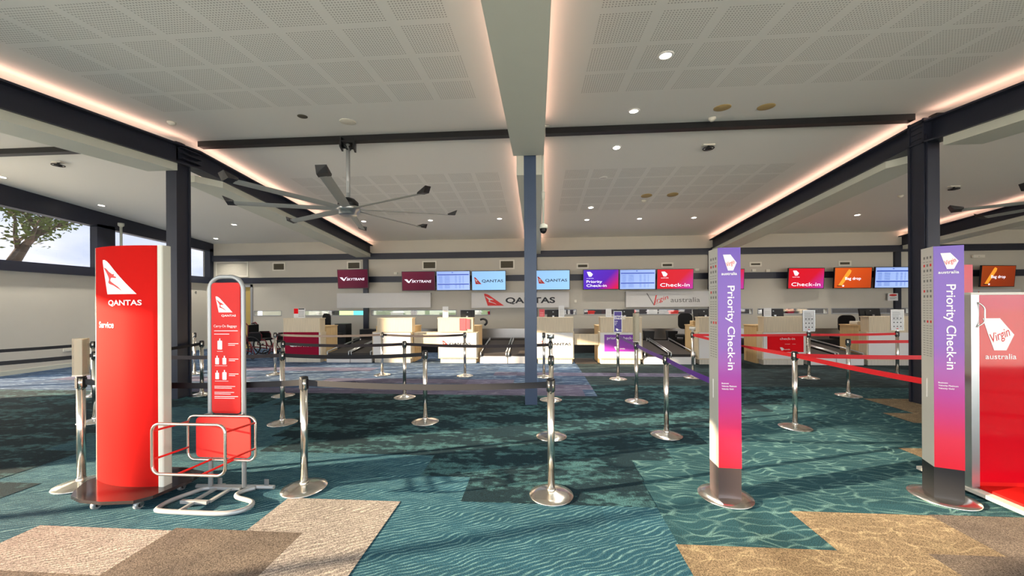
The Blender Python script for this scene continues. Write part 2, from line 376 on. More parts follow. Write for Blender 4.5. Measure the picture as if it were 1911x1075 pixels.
patch(7, 5.27, 9, 5.62, 6.45); patch(7, 4.85, 9, 5.17, 5.62); patch(7, 3.84, 4.82, 3.85, 4.27); patch(7, 4.3, 6.0, 2.94, 3.85)
struct(fl.build('floor', CM))

# ceiling with perforated acoustic panels (holes drawn by the material in each panel's field)
def ceiling_mat():
    m, nt, b = newmat('perforated ceiling board')
    t = N(nt, 'ShaderNodeTexCoord'); s = N(nt, 'ShaderNodeSeparateXYZ'); nt.links.new(t.outputs['Object'], s.inputs[0])
    X, Y = s.outputs[0], s.outputs[1]
    def between(v, a, b_): return math_(nt, 'MULTIPLY', math_(nt, 'GREATER_THAN', v, a), math_(nt, 'LESS_THAN', v, b_))
    p = .0288
    ax = math_(nt, 'ABSOLUTE', math_(nt, 'ADD', X, .12))                # distance from the centre beam
    ux = math_(nt, 'MODULO', math_(nt, 'SUBTRACT', ax, .70), .58)
    uy = math_(nt, 'MODULO', math_(nt, 'SUBTRACT', Y, -2.87), .53)
    inx = between(ux, 0, .49); iny = between(uy, 0, .455)
    zone = math_(nt, 'MULTIPLY', between(ax, .69, 5.3), math_(nt, 'MAXIMUM', between(Y, -2.8, 5.05), between(Y, 7.75, 10.4)))
    cx = math_(nt, 'SUBTRACT', math_(nt, 'MODULO', ux, p), p/2)
    cy = math_(nt, 'SUBTRACT', math_(nt, 'MODULO', uy, p), p/2)
    d = math_(nt, 'SQRT', math_(nt, 'ADD', math_(nt, 'MULTIPLY', cx, cx), math_(nt, 'MULTIPLY', cy, cy)))
    hole = math_(nt, 'LESS_THAN', d, .0068)
    fac = math_(nt, 'MULTIPLY', math_(nt, 'MULTIPLY', hole, zone), math_(nt, 'MULTIPLY', inx, iny))
    mx = N(nt, 'ShaderNodeMix', data_type='RGBA'); mx.inputs[6].default_value = lin((234, 233, 227)); mx.inputs[7].default_value = lin((168, 167, 160)); nt.links.new(fac, mx.inputs[0])
    nt.links.new(mx.outputs[2], b.inputs['Base Color']); b.inputs['Roughness'].default_value = .6
    return m
c = MB()
def cslab(y0, y1):
    z0, z1 = ceil_z(y0), ceil_z(y1)
    c.hexa([(XL-.3, y0, z0), (XR+.3, y0, z0), (XR+.3, y1, z1), (XL-.3, y1, z1), (XL-.3, y0, z0+.25), (XR+.3, y0, z0+.25), (XR+.3, y1, z1+.25), (XL-.3, y1, z1+.25)])
cslab(YF-.6, 6.2); cslab(6.2, YB+.3)
struct(c.build('ceiling', ceiling_mat()))

# back wall with real slot windows cut along one line
slots = [(-10.48, -9.45), (-8.8, -6.2), (-6.0, -2.92), (-2.75, -1.7), (.2, 1.32), (1.6, 2.7), (2.95, 5.3), (5.45, 7.2), (7.4, 9.6), (9.75, 12.2), (12.6, 15.5)]
SZ0, SZ1 = 1.22, 1.375
b = MB(); zt = ceil_z(YB)
b.box(XL-.3, XR+.3, YB, YB+.16, SZ1, zt+.2); b.box(XL-.3, -11.0, YB, YB+.16, -.2, SZ1)
xs = -11.0
b = MB(); b.box(XL-.3, -10.97, YB, YB+.16, -.1, zt+.2); b.box(-10.97, -10.6, YB, YB+.16, 2.27, zt+.2); b.box(-10.6, XR+.3, YB, YB+.16, SZ1, zt+.2); b.box(-10.6, XR+.3, YB, YB+.16, -.1, SZ0)
xs = -10.6
for (a0, a1) in slots: b.box(xs, a0, YB, YB+.16, SZ0, SZ1); xs = a1
b.box(xs, XR+.3, YB, YB+.16, SZ0, SZ1)
struct(b.build('wall_back', 'wall'))
# left wall: high windows, solid plaster below, glazed entrance bays out of frame
GL = [(-2.6, 1.0), (4.7, 7.3)]
b = MB()
def lw(y0, y1, z0, z1, m=0): b.box(XL-.2, XL, y0, y1, z0, z1, m)
lw(YF-.3, -2.6, -.1, 3.5); lw(1.0, 4.7, -.1, 3.5); lw(7.3, YB+.2, -.1, 2.5); lw(YF-.3, 7.3, 3.5, 4.7)
lw(7.3, 7.4, 2.5, 4.6); lw(7.3, YB+.2, 3.95, 4.7)
struct(b.build('wall_left', 'wall_white'))
b = MB(); b.box(XR, XR+.2, YF-.3, YB+.3, -.1, 4.7); struct(b.build('wall_right', 'wall'))
b = MB(); b.box(XL-.3, XR+.3, YF-.2, YF, 3.25, ceil_z(YF)+.3)
for x in (-12.2, -6.1, -.1, 5.9, 11.9, 18): b.box(x-.12, x+.12, YF-.2, YF, -.1, 3.25)
struct(b.build('wall_front', 'steel'))
b = MB(); b.box(XL, XL+.02, 7.3, YB, 0, .1); struct(b.build('baseboard_left', 'tray'))
b = MB(); b.box(-10.5, XR, YB-.02, YB, 0, .1); struct(b.build('baseboard_back', 'tray'))

# glazed bays of the left wall: frames and panes
def window(nm, y0, y1, z0, z1, mull, pane='glass'):
    f = MB()
    f.box(XL-.16, XL-.04, y0, y1, z0, z0+.06); 
    f.box(XL-.16, XL-.04, y0, y1, z1-.06, z1)
    for y in mull: f.box(XL-.16, XL-.04, y-.035, y+.035, z0, z1)
    fr = struct(f.build(nm, 'steel'))
    g = MB(); g.box(XL-.105, XL-.095, y0, y1, z0+.06, z1-.06); g.build('pane', pane, fr)
window('window_1', 7.4, 9.42, 2.6, 4.0, [7.45], 'tinted')
window('window_2', 9.86, 12.98, 2.6, 4.0, [12.2], 'tinted')
window('window_3', 4.7, 7.3, 0, 3.5, [4.74, 6.05, 7.26])
window('window_4', -2.6, 1.0, 0, 3.5, [-2.56, -1.4, -.2, .96])
# navy beams on the left wall
b = MB()
b.hexa([(XL-.1, 7.3, 3.90), (XL+.12, 7.3, 3.90), (XL+.12, YB, 3.58), (XL-.1, YB, 3.58), (XL-.1, 7.3, ceil_z(7.3)), (XL+.12, 7.3, ceil_z(7.3)), (XL+.12, YB, ceil_z(YB)), (XL-.1, YB, ceil_z(YB))])
b.box(XL-.1, XL+.13, 7.3, YB, 2.41, 2.62)
b.box(XL-.1, XL+.12, 9.42, 9.86, 2.62, 3.85); b.box(XL-.1, XL+.12, 12.95, YB, 2.62, 3.7)
struct(b.build('trim_1', 'steel'))
# navy rails and posts on the back wall
b = MB()
b.box(XL, XR, YB-.10, YB, 3.23, 3.44); b.box(XL, XR, YB-.06, YB, 2.40, 2.61)
for x in (-6.2, -.12, 5.86, 11.75, 17.8): b.box(x-.09, x+.09, YB-.08, YB, 0, 3.44)
struct(b.build('trim_2', 'steel'))
# what lies behind the slot windows: a bright back room with coloured things seen through the gap
g = MB(); 
for (a0, a1) in slots: g.box(a0, a1, YB+.07, YB+.08, SZ0, SZ1)
struct(g.build('window_5', 'glass'))
g = MB()
for (a0, a1) in slots:
    g.box(a0, a1, YB-.012, YB, SZ1, SZ1+.02); g.box(a0, a1, YB-.012, YB, SZ0-.02, SZ0); g.box(a0-.02, a0, YB-.012, YB, SZ0-.02, SZ1+.02); g.box(a1, a1+.02, YB-.012, YB, SZ0-.02, SZ1+.02)
struct(g.build('trim_3', 'greyframe'))
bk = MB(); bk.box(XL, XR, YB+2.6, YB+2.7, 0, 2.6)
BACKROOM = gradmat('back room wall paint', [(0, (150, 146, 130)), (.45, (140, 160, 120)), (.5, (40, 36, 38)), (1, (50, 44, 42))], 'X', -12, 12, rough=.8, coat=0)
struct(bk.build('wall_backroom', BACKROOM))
cols = [(-8.7, .25, 'wall'), (-8.2, .2, 'black'), (-7.7, .3, 'whitepanel'), (-5.7, .4, 'whitepanel'), (-4.9, .15, 'rubber'), (-2.4, .2, 'whitepanel'), (-1.9, .15, 'maroon'),
        (.4, .3, 'whitepanel'), (.9, .2, 'black'), (1.9, .2, 'redlogo'), (3.3, .3, 'redlogo'), (4.1, .3, 'whitepanel'), (4.9, .25, 'redlogo'), (6.3, .3, 'whitepanel'), (6.8, .2, 'redlogo'), (8.0, .4, 'whitepanel'), (8.6, .3, 'black'), (9.0, .2, 'maroon')]
for i, (x, w_, m) in enumerate(cols):
    q = MB(); q.box(x-.01, x+w_, YB+1.0, YB+1.25, 0, 1.32+.05*(i % 3)); q.box(x-.04, x+w_+.04, YB+.98, YB+1.27, 1.28, 1.30)
    tag(q.build('storage_locker', m), 'blurred upright cabinet glimpsed through the low slot in the back wall', 'cabinet', 'cabinets seen through the slot window')
gp = MB(); gp.box(-6.95, -6.25, YB+.5, YB+.52, 1.1, 1.5, 0); gp.box(-7.5, -6.95, YB+.5, YB+.52, 1.1, 1.5, 1); gp.box(-7.6, -6.2, YB+.52, YB+.6, 0, 1.5, 2)
tag(gp.build('notice_screen', [mat('turquoise lit screen', (90, 220, 200), emit=(80, 226, 200), es=.8, noise=0), mat('lime lit screen', (190, 240, 140), emit=(190, 240, 140), es=.8, noise=0), 'black']), 'lime and turquoise lit screen behind the slot window below the blank sign', 'screen')

# side door at the back left corner
d = thing('side_door', 'half hidden door with yellow blind at the far left of the back wall', 'door', (-10.78, YB, 0)); d['kind'] = 'structure'; d.name = 'door_1'
q = MB(); q.box(-.24, -.19, -.03, .1, 0, 2.37); q.box(.16, .24, -.03, .1, 0, 2.37); q.box(-.24, .24, -.03, .1, 2.27, 2.37); q.build('door_frame', 'greyframe', d)
q = MB(); q.box(-.19, .16, .03, .06, 0, 2.27); q.build('door_leaf', 'olive', d)
# pair of grilles: the large one and the small ones
def vent(x0, x1, z0, z1, label, big=False):
    v = thing('wall_vent', label, 'vent', ((x0+x1)/2, YB, z0), group=None)
    w_, h = (x1-x0)/2, z1-z0; t = .045
    q = MB(); q.box(-w_, w_, -.025, 0, 0, t); q.box(-w_, w_, -.025, 0, h-t, h); q.box(-w_, -w_+t, -.025, 0, t, h-t); q.box(w_-t, w_, -.025, 0, t, h-t); q.build('vent_frame', 'ventwhite', v)
    q = MB(); q.box(-w_+t, w_-t, -.008, -.001, t, h-t)
    n = int((h-2*t)/.035)
    for i in range(n):
        z = t+(i+.3)*(h-2*t)/n; q.add([(-w_+t, -.02, z), (w_-t, -.02, z), (w_-t, -.008, z+.022), (-w_+t, -.008, z+.022)], [(0, 1, 2, 3)], 0)
    q.build('grille', 'wall' if big else 'vent', v)
vent(-11.98, -10.7, 2.65, 3.22, 'large pale louvred grille high at the left end of back wall', True)
for a in ((-9.76, -9.27, 2.86, 3.17, 'dark square vent beside the large louvred grille'), (-6.92, -6.4, 2.87, 3.17, 'dark square vent partly behind the leftmost maroon screen'),
          (-4.13, -3.61, 2.84, 3.15, 'dark square vent above the maroon and timetable screens'), (-1.35, -.82, 2.82, 3.15, 'dark square vent left of the central blue column'),
          (1.35, 1.76, 2.81, 2.99, 'slim vent above the violet screen'), (4.22, 4.62, 2.81, 2.98, 'slim vent above the red screen of the four screen row'),
          (7.12, 7.51, 2.81, 2.96, 'slim vent right of the first violet pillar'), (9.95, 10.35, 2.79, 2.96, 'slim vent above the orange screen')): vent(*a)

# ------------------------------------------------------------------ steel frame
def ibeam(mb, x, y0, y1, top=.15, dep=.33, w_=.13):
    def ring(y):
        zt = ceil_z(y)-top; zb = zt-dep
        return [(x-w_, zb), (x+w_, zb), (x+w_, zb+.025), (x+.02, zb+.025), (x+.02, zt-.025), (x+w_, zt-.025), (x+w_, zt), (x-w_, zt), (x-w_, zt-.025), (x-.02, zt-.025), (x-.02, zb+.025), (x-w_, zb+.025)]
    a, b_ = ring(y0), ring(y1); n = 12
    mb.add([(p[0], y0, p[1]) for p in a]+[(p[0], y1, p[1]) for p in b_], [tuple(range(n)), tuple(range(2*n-1, n-1, -1))]+[(i, i+n, (i+1) % n+n, (i+1) % n) for i in range(n)])
def col_h(mb, x0, x1, y0, y1, z1):
    t = .03; xm = (x0+x1)/2
    mb.box(x0, x1, y0, y0+t, 0, z1); mb.box(x0, x1, y1-t, y1, 0, z1); mb.box(x0+.02, x1-.02, y0+t, y1-t, 0, z1)
for i, (x, nm) in enumerate(((-6.08, 'left'), (5.95, 'right'), (11.95, 'far right'))):
    b = MB(); ibeam(b, x, YF, 6.2); ibeam(b, x, 6.2, YB)
    if x < 0: col_h(b, -6.25, -6.06, 5.86, 6.12, 4.35)
    elif x < 7: col_h(b, 5.82, 6.04, 6.04, 6.29, 4.35); b.cyl((5.845, 6.03, 0), (5.845, 6.03, 4.1), .012, n=8)
    else: col_h(b, 11.85, 12.05, 6.04, 6.29, 4.35)
    for k in range(3):   # stiffeners and bolts at the joint
        z = 4.06+.09*k; b.box(x-.125, x+.125, 5.88 if x < 0 else 6.05, 6.24, z, z+.012)
    sgn = 1 if x < 0 else -1
    struct(b.build('trim_%d' % (4+i), 'steel'))
    # led strip lying on the inner flange, washing the ceiling
    xi = x+sgn*.02
    l = MB()
    for (y0, y1) in ((YF, 6.15), (6.25, YB)):
        za, zb = ceil_z(y0)-.148, ceil_z(y1)-.148
        l.hexa([(xi-.05, y0, za), (xi+.05, y0, za), (xi+.05, y1, zb), (xi-.05, y1, zb), (xi-.05, y0, za+.012), (xi+.05, y0, za+.012), (xi+.05, y1, zb+.012), (xi-.05, y1, zb+.012)])
    tag(l.build('led_strip', 'led'), 'warm pink cove light strip on top of the %s steel roof beam' % nm, 'light')
    # white tray under the outer side of the beam
    xo = x-sgn*.45; xn = x+sgn*.08
    t = MB()
    for (y0, y1, ch) in ((YF, 5.82, 0), (6.42, YB, 1)):
        off = .15+.33
        pl = [(xn, y0+.3*ch), (xn, y1), (xo, y1), (xo, y0)]
        if ch: pl.append((x-sgn*.2, y0))
        if sgn > 0: pl = pl[::-1]
        n = len(pl)
        vv = [(px, py, ceil_z(py)-off-.12) for px, py in pl]+[(px, py, ceil_z(py)-off) for px, py in pl]
        t.add(vv, [tuple(range(n)), tuple(range(2*n-1, n-1, -1))]+[(k, k+n, (k+1) % n+n, (k+1) % n) for k in range(n)])
    struct(t.build('trim_%d' % (10+i), 'tray'))
    l = MB(); xt = x-sgn*.22
    for (y0, y1) in ((YF, 5.8), (6.5, YB)):
        za, zb = ceil_z(y0)-.475, ceil_z(y1)-.475
        l.hexa([(xt-.05, y0, za), (xt+.05, y0, za), (xt+.05, y1, zb), (xt-.05, y1, zb), (xt-.05, y0, za+.012), (xt+.05, y0, za+.012), (xt+.05, y1, zb+.012), (xt-.05, y1, zb+.012)])
    tag(l.build('led_strip', 'led'), 'warm uplight strip lying in the white tray outside the %s steel beam' % nm, 'light')
# centre column and the white boxed beam above it
b = MB(); b.box(-.21, -.02, 5.8, 5.99, 0, 3.95); b.box(-.21, -.02, 5.8, 5.99, 3.95, 4.4); struct(b.build('trim_7', 'steel_lit'))
b = MB()
for (y0, y1) in ((YF, 5.75), (6.62, YB)):
    v = []
    for off in (.57, .16):
        v += [(-.37, y0, ceil_z(y0)-off), (.10, y0, ceil_z(y0)-off), (.10, y1, ceil_z(y1)-off), (-.37, y1, ceil_z(y1)-off)]
    b.hexa(v)
struct(b.build('trim_8', 'tray'))
b = MB(); ibeam(b, -.115, 5.75, 6.2, top=.02, dep=.2, w_=.1); ibeam(b, -.115, 6.2, 6.62, top=.02, dep=.2, w_=.1); struct(b.build('trim_9', 'wall_white'))
for xi, nm in ((-.27, 'left'), (.0, 'right')):
    l = MB()
    for (y0, y1) in ((YF, 5.75), (6.62, YB)):
        za, zb = ceil_z(y0)-.158, ceil_z(y1)-.158
        l.hexa([(xi-.05, y0, za), (xi+.05, y0, za), (xi+.05, y1, zb), (xi-.05, y1, zb), (xi-.05, y0, za+.012), (xi+.05, y0, za+.012), (xi+.05, y1, zb+.012), (xi-.05, y1, zb+.012)])
    tag(l.build('led_strip', 'led'), 'warm pink cove light strip along the %s edge of the white central beam' % nm, 'light')
l = MB(); l.box(-.36, .09, 5.66, 5.72, 4.28, 4.292); tag(l.build('led_strip', 'led'), 'added warm strip hidden on the white beam end, brightening the recess at the central column', 'light')  # unseen strip added to light the recess beyond the beam end
# black ridge channel
b = MB()
for (x0, x1) in ((XL, -6.3), (-5.95, -.40), (.14, 5.8), (6.1, 11.85), (12.1, XR)): b.box(x0, x1, 6.14, 6.26, 4.37, 4.48)
struct(b.build('trim_14', 'black'))

# ------------------------------------------------------------------ ceiling fittings
def slope_rot(y): return math.atan(.083) if y < 6.2 else -math.atan(.083)
dl0 = None
LABS = {}
def downlight(x, y, label, lit=True):
    z = ceil_z(y)
    t = thing('downlight', label, 'light', (x, y, z), group='recessed ceiling downlights')
    t.rotation_euler = (slope_rot(y), 0, 0)
    q = MB(); q.lathe([(.058, .002), (.088, .002), (.088, -.006), (.078, -.010), (.064, -.010), (.058, .002)], n=24); q.build('trim_ring', 'white', t)
    q = MB(); q.lathe([(.0, -.002), (.062, -.002), (.062, -.005), (0, -.005)], n=24); q.build('lens', 'lamp' if lit else 'whitepanel', t)
    if lit:
        s = bpy.data.lights.new('downlight lamp', 'SPOT'); s.energy = 90; s.color = (1, .93, .82); s.spot_size = math.radians(110); s.spot_blend = .7; s.shadow_soft_size = .06
        so = bpy.data.objects.new('downlight_lamp', s); COL.objects.link(so); so.parent = t; so.location = (0, 0, -.03)
ORD = [(1.42, 4.22, 'brightest and nearest ceiling downlight, right of the white beam'), (1.43, 5.63, 'second nearest downlight, just before the black ridge line'), (1.44, 6.89, 'first downlight beyond the black ridge line, right of white beam'),
       (1.42, 10.06, 'downlight in the right bay, one row before the far row'), (1.45, 11.12, 'far row downlight nearest the central column on its right'), (2.97, 11.12, 'middle far row downlight of the right centre bay'),
       (4.52, 11.13, 'far row downlight nearest the right steel beam'), (7.54, 11.19, 'left one of two far downlights beyond the right beam'), (9.03, 11.2, 'right one of two far downlights beyond the right beam'),
       (-1.11, 10.84, 'far row downlight just left of the central column'), (-3.17, 10.85, 'far row downlight under the right blades of the fan'), (-5.19, 10.81, 'far row downlight below the fan hub near the left beam'),
       (-9.33, 10.85, 'right one of two downlights beyond the left column'), (-11.31, 12.36, 'farthest left downlight by the back wall corner'), (-11.43, 9.01, 'downlight above the left window bay'), (-11.53, 7.25, 'downlight cut by the left edge of the view')]
for (x, y, l) in ORD: downlight(x, y, l)
downlight(1.43, 8.2, 'unlit grey downlight between lit ones beyond the ridge line', False)
def disc(x, y, r, m, name, label, cat, h=.006):
    q = MB(); q.lathe([(0, 0), (r, 0), (r, -h), (r*.92, -h*1.6), (0, -h*1.6)], n=28)
    o = q.build(name, m); o.location = (x, y, ceil_z(y)); o.rotation_euler = (slope_rot(y), 0, 0); tag(o, label, cat)
disc(2.7, 5.64, .115, 'tanspk', 'ceiling_speaker', 'round tan ceiling grille, left of the near pair', 'speaker'); disc(3.33, 5.67, .115, 'tanspk', 'ceiling_speaker', 'round tan ceiling grille, right of the near pair', 'speaker')
disc(2.66, 9.31, .13, 'tanspk', 'ceiling_speaker', 'small looking tan ceiling grille, left of the far pair', 'speaker'); disc(3.27, 9.28, .13, 'tanspk', 'ceiling_speaker', 'small looking tan ceiling grille, right of the far pair', 'speaker')
disc(-2.93, 5.59, .12, 'ventwhite', 'ceiling_speaker', 'round white ceiling speaker above the fan mount', 'speaker'); disc(-3.5, 5.34, .07, 'vent', 'ceiling_sensor', 'small grey round ceiling cover left of the white speaker', 'sensor')
def detector(x, y, label):
    q = MB(); q.lathe([(.0, 0), (.055, 0), (.055, -.02), (.04, -.035), (.03, -.05), (0, -.052)], n=20)
    o = q.build('smoke_detector', 'ventwhite'); o.location = (x, y, ceil_z(y)); tag(o, label, 'smoke detector')
detector(-5.61, 5.35, 'small cream smoke detector near the left beam and column'); detector(2.72, 6.0, 'cream smoke detector right beside the ridge line under tan grilles')
detector(2.68, 9.63, 'smoke detector close to the far tan grilles'); detector(8.84, 9.73, 'smoke detector beyond the right beam, near the right column')
def wire_sensor(x, y, label):
    t = thing('antenna_dome', label, 'antenna', (x, y, ceil_z(y)))
    q = MB(); q.box(-.1, .1, -.04, .04, -.025, 0); q.build('bracket', 'ventwhite', t)
    q = MB(); q.tube([(.09*math.cos(a_), .09*math.sin(a_), -.07) for a_ in [2*PI*i/20 for i in range(20)]], .010, 6, True); q.cyl((0, 0, -.02), (0, 0, -.07), .02); q.lathe([(0, 0), (.06, 0), (.05, -.02), (0, -.025)], (0, 0, -.07), 16); q.build('ring', 'black', t)
wire_sensor(3.06, 6.9, 'small black ringed ceiling antenna beyond the ridge line on the right'); wire_sensor(-9.42, 6.7, 'small black ringed ceiling antenna at the upper left'); wire_sensor(9.5, 9.2, 'small dark ceiling antenna right of the right column')

# big eight-blade fans
def make_fan(loc, label, a0=0):
    t = thing('ceiling_fan', label, 'fan', loc, a0)
    zc = ceil_z(6.2)-loc[2]-.1
    q = MB(); q.cyl((0, 0, .12), (0, 0, zc), .033, n=16); q.box(-.02, .02, -.036, -.03, .3, .5); q.build('down_rod', 'greytube', t)
    q = MB(); q.box(-.12, .12, -.09, .09, zc-.03, zc); q.box(-.12, -.09, -.11, .11, zc-.12, zc+.05); q.box(.09, .12, -.11, .11, zc-.12, zc+.05); q.cyl((-.12, 0, zc-.08), (.12, 0, zc-.08), .03)
    for s in (-1, 1): q.cyl((.0, s*.05, zc-.14), (s*.1, s*.05, zc), .014)
    q.build('mounting_bracket', 'black', t)
    q = MB(); q.lathe([(.04, .22), (.10, .2), (.165, .14), (.17, .06), (.14, .05)], n=32); q.build('motor_cap', 'black', t)
    q = MB(); q.lathe([(.0, .06), (.19, .06), (.2, .04), (.2, .0), (.16, -.02), (.15, -.07), (.13, -.09), (0, -.09)], n=32); q.build('hub', 'satin', t)
    for k in range(8):
        a_ = k*PI/4; L = 1.70
        bl = MB(); mt = Matrix.Rotation(a_, 4, 'Z')
        tw = math.radians(14)
        prof = [(-.075, 0), (-.04, .014), (.02, .014), (.075, .0), (.02, -.006), (-.04, -.006)]
        v = []
        for r_, sc_ in ((.16, .8), (.5, 1), (L, .9)):
            for (p, h) in prof: v.append((r_, p*sc_*math.cos(tw)-h*math.sin(tw), p*sc_*math.sin(tw)+h+.02))
        n = 6; fs = [tuple(range(n-1, -1, -1)), tuple(range(2*n, 3*n))]+[(j*n+i, j*n+(i+1) % n, (j+1)*n+(i+1) % n, (j+1)*n+i) for j in range(2) for i in range(n)]
        bl.add(v, fs); bl.xf(mt); bo = bl.build('blade', 'fanblade', t)
        w_ = MB(); w_.hexa([(L-.01, -.08, .0), (L+.12, -.075, .0), (L+.10, .06, .03), (L-.01, .075, .03), (L-.01, -.075, .025), (L+.16, -.08, .10), (L+.15, .05, .12), (L-.01, .08, .055)])
        w_.xf(mt); w_.build('blade_tip', 'black', bo)
    return t
fan = make_fan((-3.25, 6.2, 3.20), 'large silver eight blade ceiling fan hanging left of the white beam', math.radians(22.5-4))
f2 = copy_tree(fan); f2.location = (8.95, 6.2, 3.20); f2.rotation_euler.z = math.radians(8); f2['label'] = 'dark tipped ceiling fan cut off by the right edge'

# pipe with dome camera beside the centre column, other pipe at left
t = thing('dome_camera', 'white dome security camera hanging on a pipe by the central column', 'camera', (.09, 5.9, 2.72))
q = MB(); q.cyl((0, 0, .12), (0, 0, 1.62), .018); q.cyl((0, 0, .5), (0, 0, .62), .028); q.tube([(0, 0, 1.6), (.02, 0, 1.66), (.1, .1, 1.7)], .018); q.build('pipe', 'tray', t)
q = MB(); q.lathe([(.02, .12), (.065, .1), (.07, .06), (.07, .04), (.0, .04)], n=20); q.build('housing', 'tray', t)
q = MB(); q.lathe([(.056, .04), (.054, .01), (.04, -.02), (.02, -.035), (.0, -.04)], n=20); q.build('dome', 'black', t)
q = MB(); q.cyl((0, 0, 0), (0, 0, 3.9), .03); q.lathe([(.03, 3.86), (.07, 3.9), (.07, 3.97), (.03, 3.97)], n=16)
o = q.build('downpipe', 'tray'); o.location = (-11.95, 9.9, 0); tag(o, 'thin white vertical pipe against the left wall behind the red pylon', 'pipe')

# ------------------------------------------------------------------ stanchions
def make_stanchion():
    t = thing('queue_stanchion', '', 'stanchion')
    q = MB(); q.lathe([(0, 0), (.172, 0), (.18, .006), (.178, .012), (.12, .026), (.06, .040), (.036, .048), (.0, .048)], n=40); q.build('base', 'chrome', t)
    q = MB(); q.cyl((0, 0, .04), (0, 0, .86), .0285, n=24); q.lathe([(.0285, .04), (.036, .045), (.034, .06), (.0285, .065)], n=24); q.build('post', 'chrome', t)
    q = MB(); q.cyl((0, 0, .85), (0, 0, .945), .031, n=24)
    h = q.build('head', 'chrome', t)
    q = MB(); q.lathe([(0, 0), (.033, 0), (.033, .008), (.026, .014), (0, .015)], (0, 0, .944), n=24)
    for k in range(4):
        a_ = k*PI/2; q2 = MB(); q2.box(.026, .036, -.012, .012, .855, .94); q2.xf(Matrix.Rotation(a_, 4, 'Z')); q.add(q2.v, q2.f)
    q.build('belt_cassette', 'black', t)
    return t
ST = {'A': (-4.01, 3.0, 'stanchion left of the big red pylon with a clear sign sleeve on top'),
 'B': (-7.8, 6.01, 'stanchion behind the left edge of the big red pylon, thin and far'),
 'Z': (-6.02, 4.66, 'stanchion hidden behind the big red pylon, only its base edge showing'),
 'C': (-7.94, 8.09, 'far stanchion seen right beside the left steel column'),
 'D': (-5.93, 6.18, 'stanchion touching the left edge of the baggage gauge frame'),
 'E': (-5.99, 8.10, 'far stanchion in front of the wheelchairs'),
 'F': (-4.42, 6.17, 'middle of three stanchions lined up left of the maroon desk poster'),
 'G': (-3.40, 4.73, 'nearest of the three lined up stanchions right of the baggage gauge'),
 'H': (-2.00, 3.05, 'front stanchion just right of the baggage gauge stand'),
 'I': (-3.50, 8.14, 'far stanchion in front of the blank white desk'),
 'J': (-2.26, 6.16, 'mid distance stanchion between the two desks with dark gap'),
 'K': (-1.51, 4.88, 'stanchion ending the dark belt in the middle of the dark carpet'),
 'L': (-1.61, 8.09, 'far stanchion in front of the desk with red leaflets'),
 'M': (.12, 8.04, 'far stanchion just right of the central column'),
 'N': (.20, 6.11, 'stanchion with grey sign cup on top beside the central column'),
 'O': (.15, 4.42, 'stanchion half hidden directly behind the front central one'),
 'P': (.10, 3.06, 'front central stanchion, nearest to the viewer'),
 'Q': (1.65, 7.87, 'far stanchion holding the indigo priority card'),
 'R': (1.56, 6.07, 'stanchion with a tall white sign sleeve on the purple belt'),
 'S': (1.51, 4.53, 'stanchion left of the first violet pillar on the purple belt'),
 'T': (3.25, 8.11, 'far stanchion with white cup where the red belts start'),
 'U': (3.21, 4.91, 'stanchion where two red belts split, right of first violet pillar'),
 'V': (5.61, 8.15, 'far stanchion with white notice board before the red poster desk'),
 'W': (5.19, 6.63, 'stanchion between the two violet pillars behind the diagonal red belt'),
 'X': (7.56, 8.41, 'far stanchion with white notice board left of the right steel column')}
proto = make_stanchion(); first = True; SO = {}
for k, (x, y, l) in ST.items():
    o = proto if first else copy_tree(proto); first = False
    o.location = (x, y, 0); o.rotation_euler.z = random.uniform(-.1, .1); o['label'] = l; o['group'] = 'chrome queue stanchions'; SO[k] = o
# belts
def belt(p, q_, m, label, z0=.905, z1=.905, sag=.03, twist=0, h=.05, t0=.03, t1=.03):
    p = Vector((p[0], p[1], 0)); q_ = Vector((q_[0], q_[1], 0)); d = (q_-p).normalized(); p = p+d*t0; q_ = q_-d*t1
    n = 16; mb = MB(); v = []
    side = Vector((-d.y, d.x, 0))
    for i in range(n+1):
        s = i/n; c_ = p.lerp(q_, s); zc = z0+(z1-z0)*s-sag*4*s*(1-s)
        a_ = twist*max(0, min(1, (s-.25)/.5)); up = Vector((0, 0, 1))*math.cos(a_)+side*math.sin(a_); nn = side*math.cos(a_)-Vector((0, 0, 1))*math.sin(a_)
        for su, sn in ((-1, -1), (1, -1), (1, 1), (-1, 1)):
            r_ = c_+up*(h/2*su)+nn*(.0011*sn); v.append((r_.x, r_.y, zc+r_.z))
    f = [(0, 1, 2, 3), tuple(range(4*n+3, 4*n-1, -1))]+[(4*i+j, 4*i+(j+1) % 4, 4*i+4+(j+1) % 4, 4*i+4+j) for i in range(n) for j in range(4)]
    mb.add(v, f); o = mb.build('barrier_belt', m); tag(o, label, 'belt'); return o
S = {k: (v[0], v[1]) for k, v in ST.items()}
belt(S['P'], S['H'], 'belt_black', 'long dark belt from front central stanchion to the one right of gauge')
belt(S['H'], S['A'], 'belt_black', 'dark belt running behind the baggage gauge and red pylon to the left')
belt(S['K'], S['G'], 'belt_black', 'black belt across the dark carpet between two mid stanchions')
belt(S['G'], S['Z'], 'belt_brown', 'brownish belt running left behind the baggage gauge')
belt(S['J'], S['F'], 'belt_brown', 'brownish belt crossing in front of the maroon poster desk')
belt(S['J'], S['N'], 'belt_brown', 'brownish belt crossing in front of the kangaroo logo desk')
belt(S['I'], S['E'], 'belt_brown', 'far belt in front of the maroon desk, top one')
belt(S['I'], S['L'], 'belt_brown', 'far belt in front of the white desks, top one')
belt(S['D'], S['Z'], 'belt_black', 'short black belt coming from the stanchion beside the gauge frame')
belt(S['B'], (-9.6, 4.0), 'belt_black', 'upper one of two black belts leaving through the left edge', t1=0)
belt(S['Z'], (-7.6, 3.0), 'belt_black', 'lower one of two black belts leaving through the left edge', t1=0)
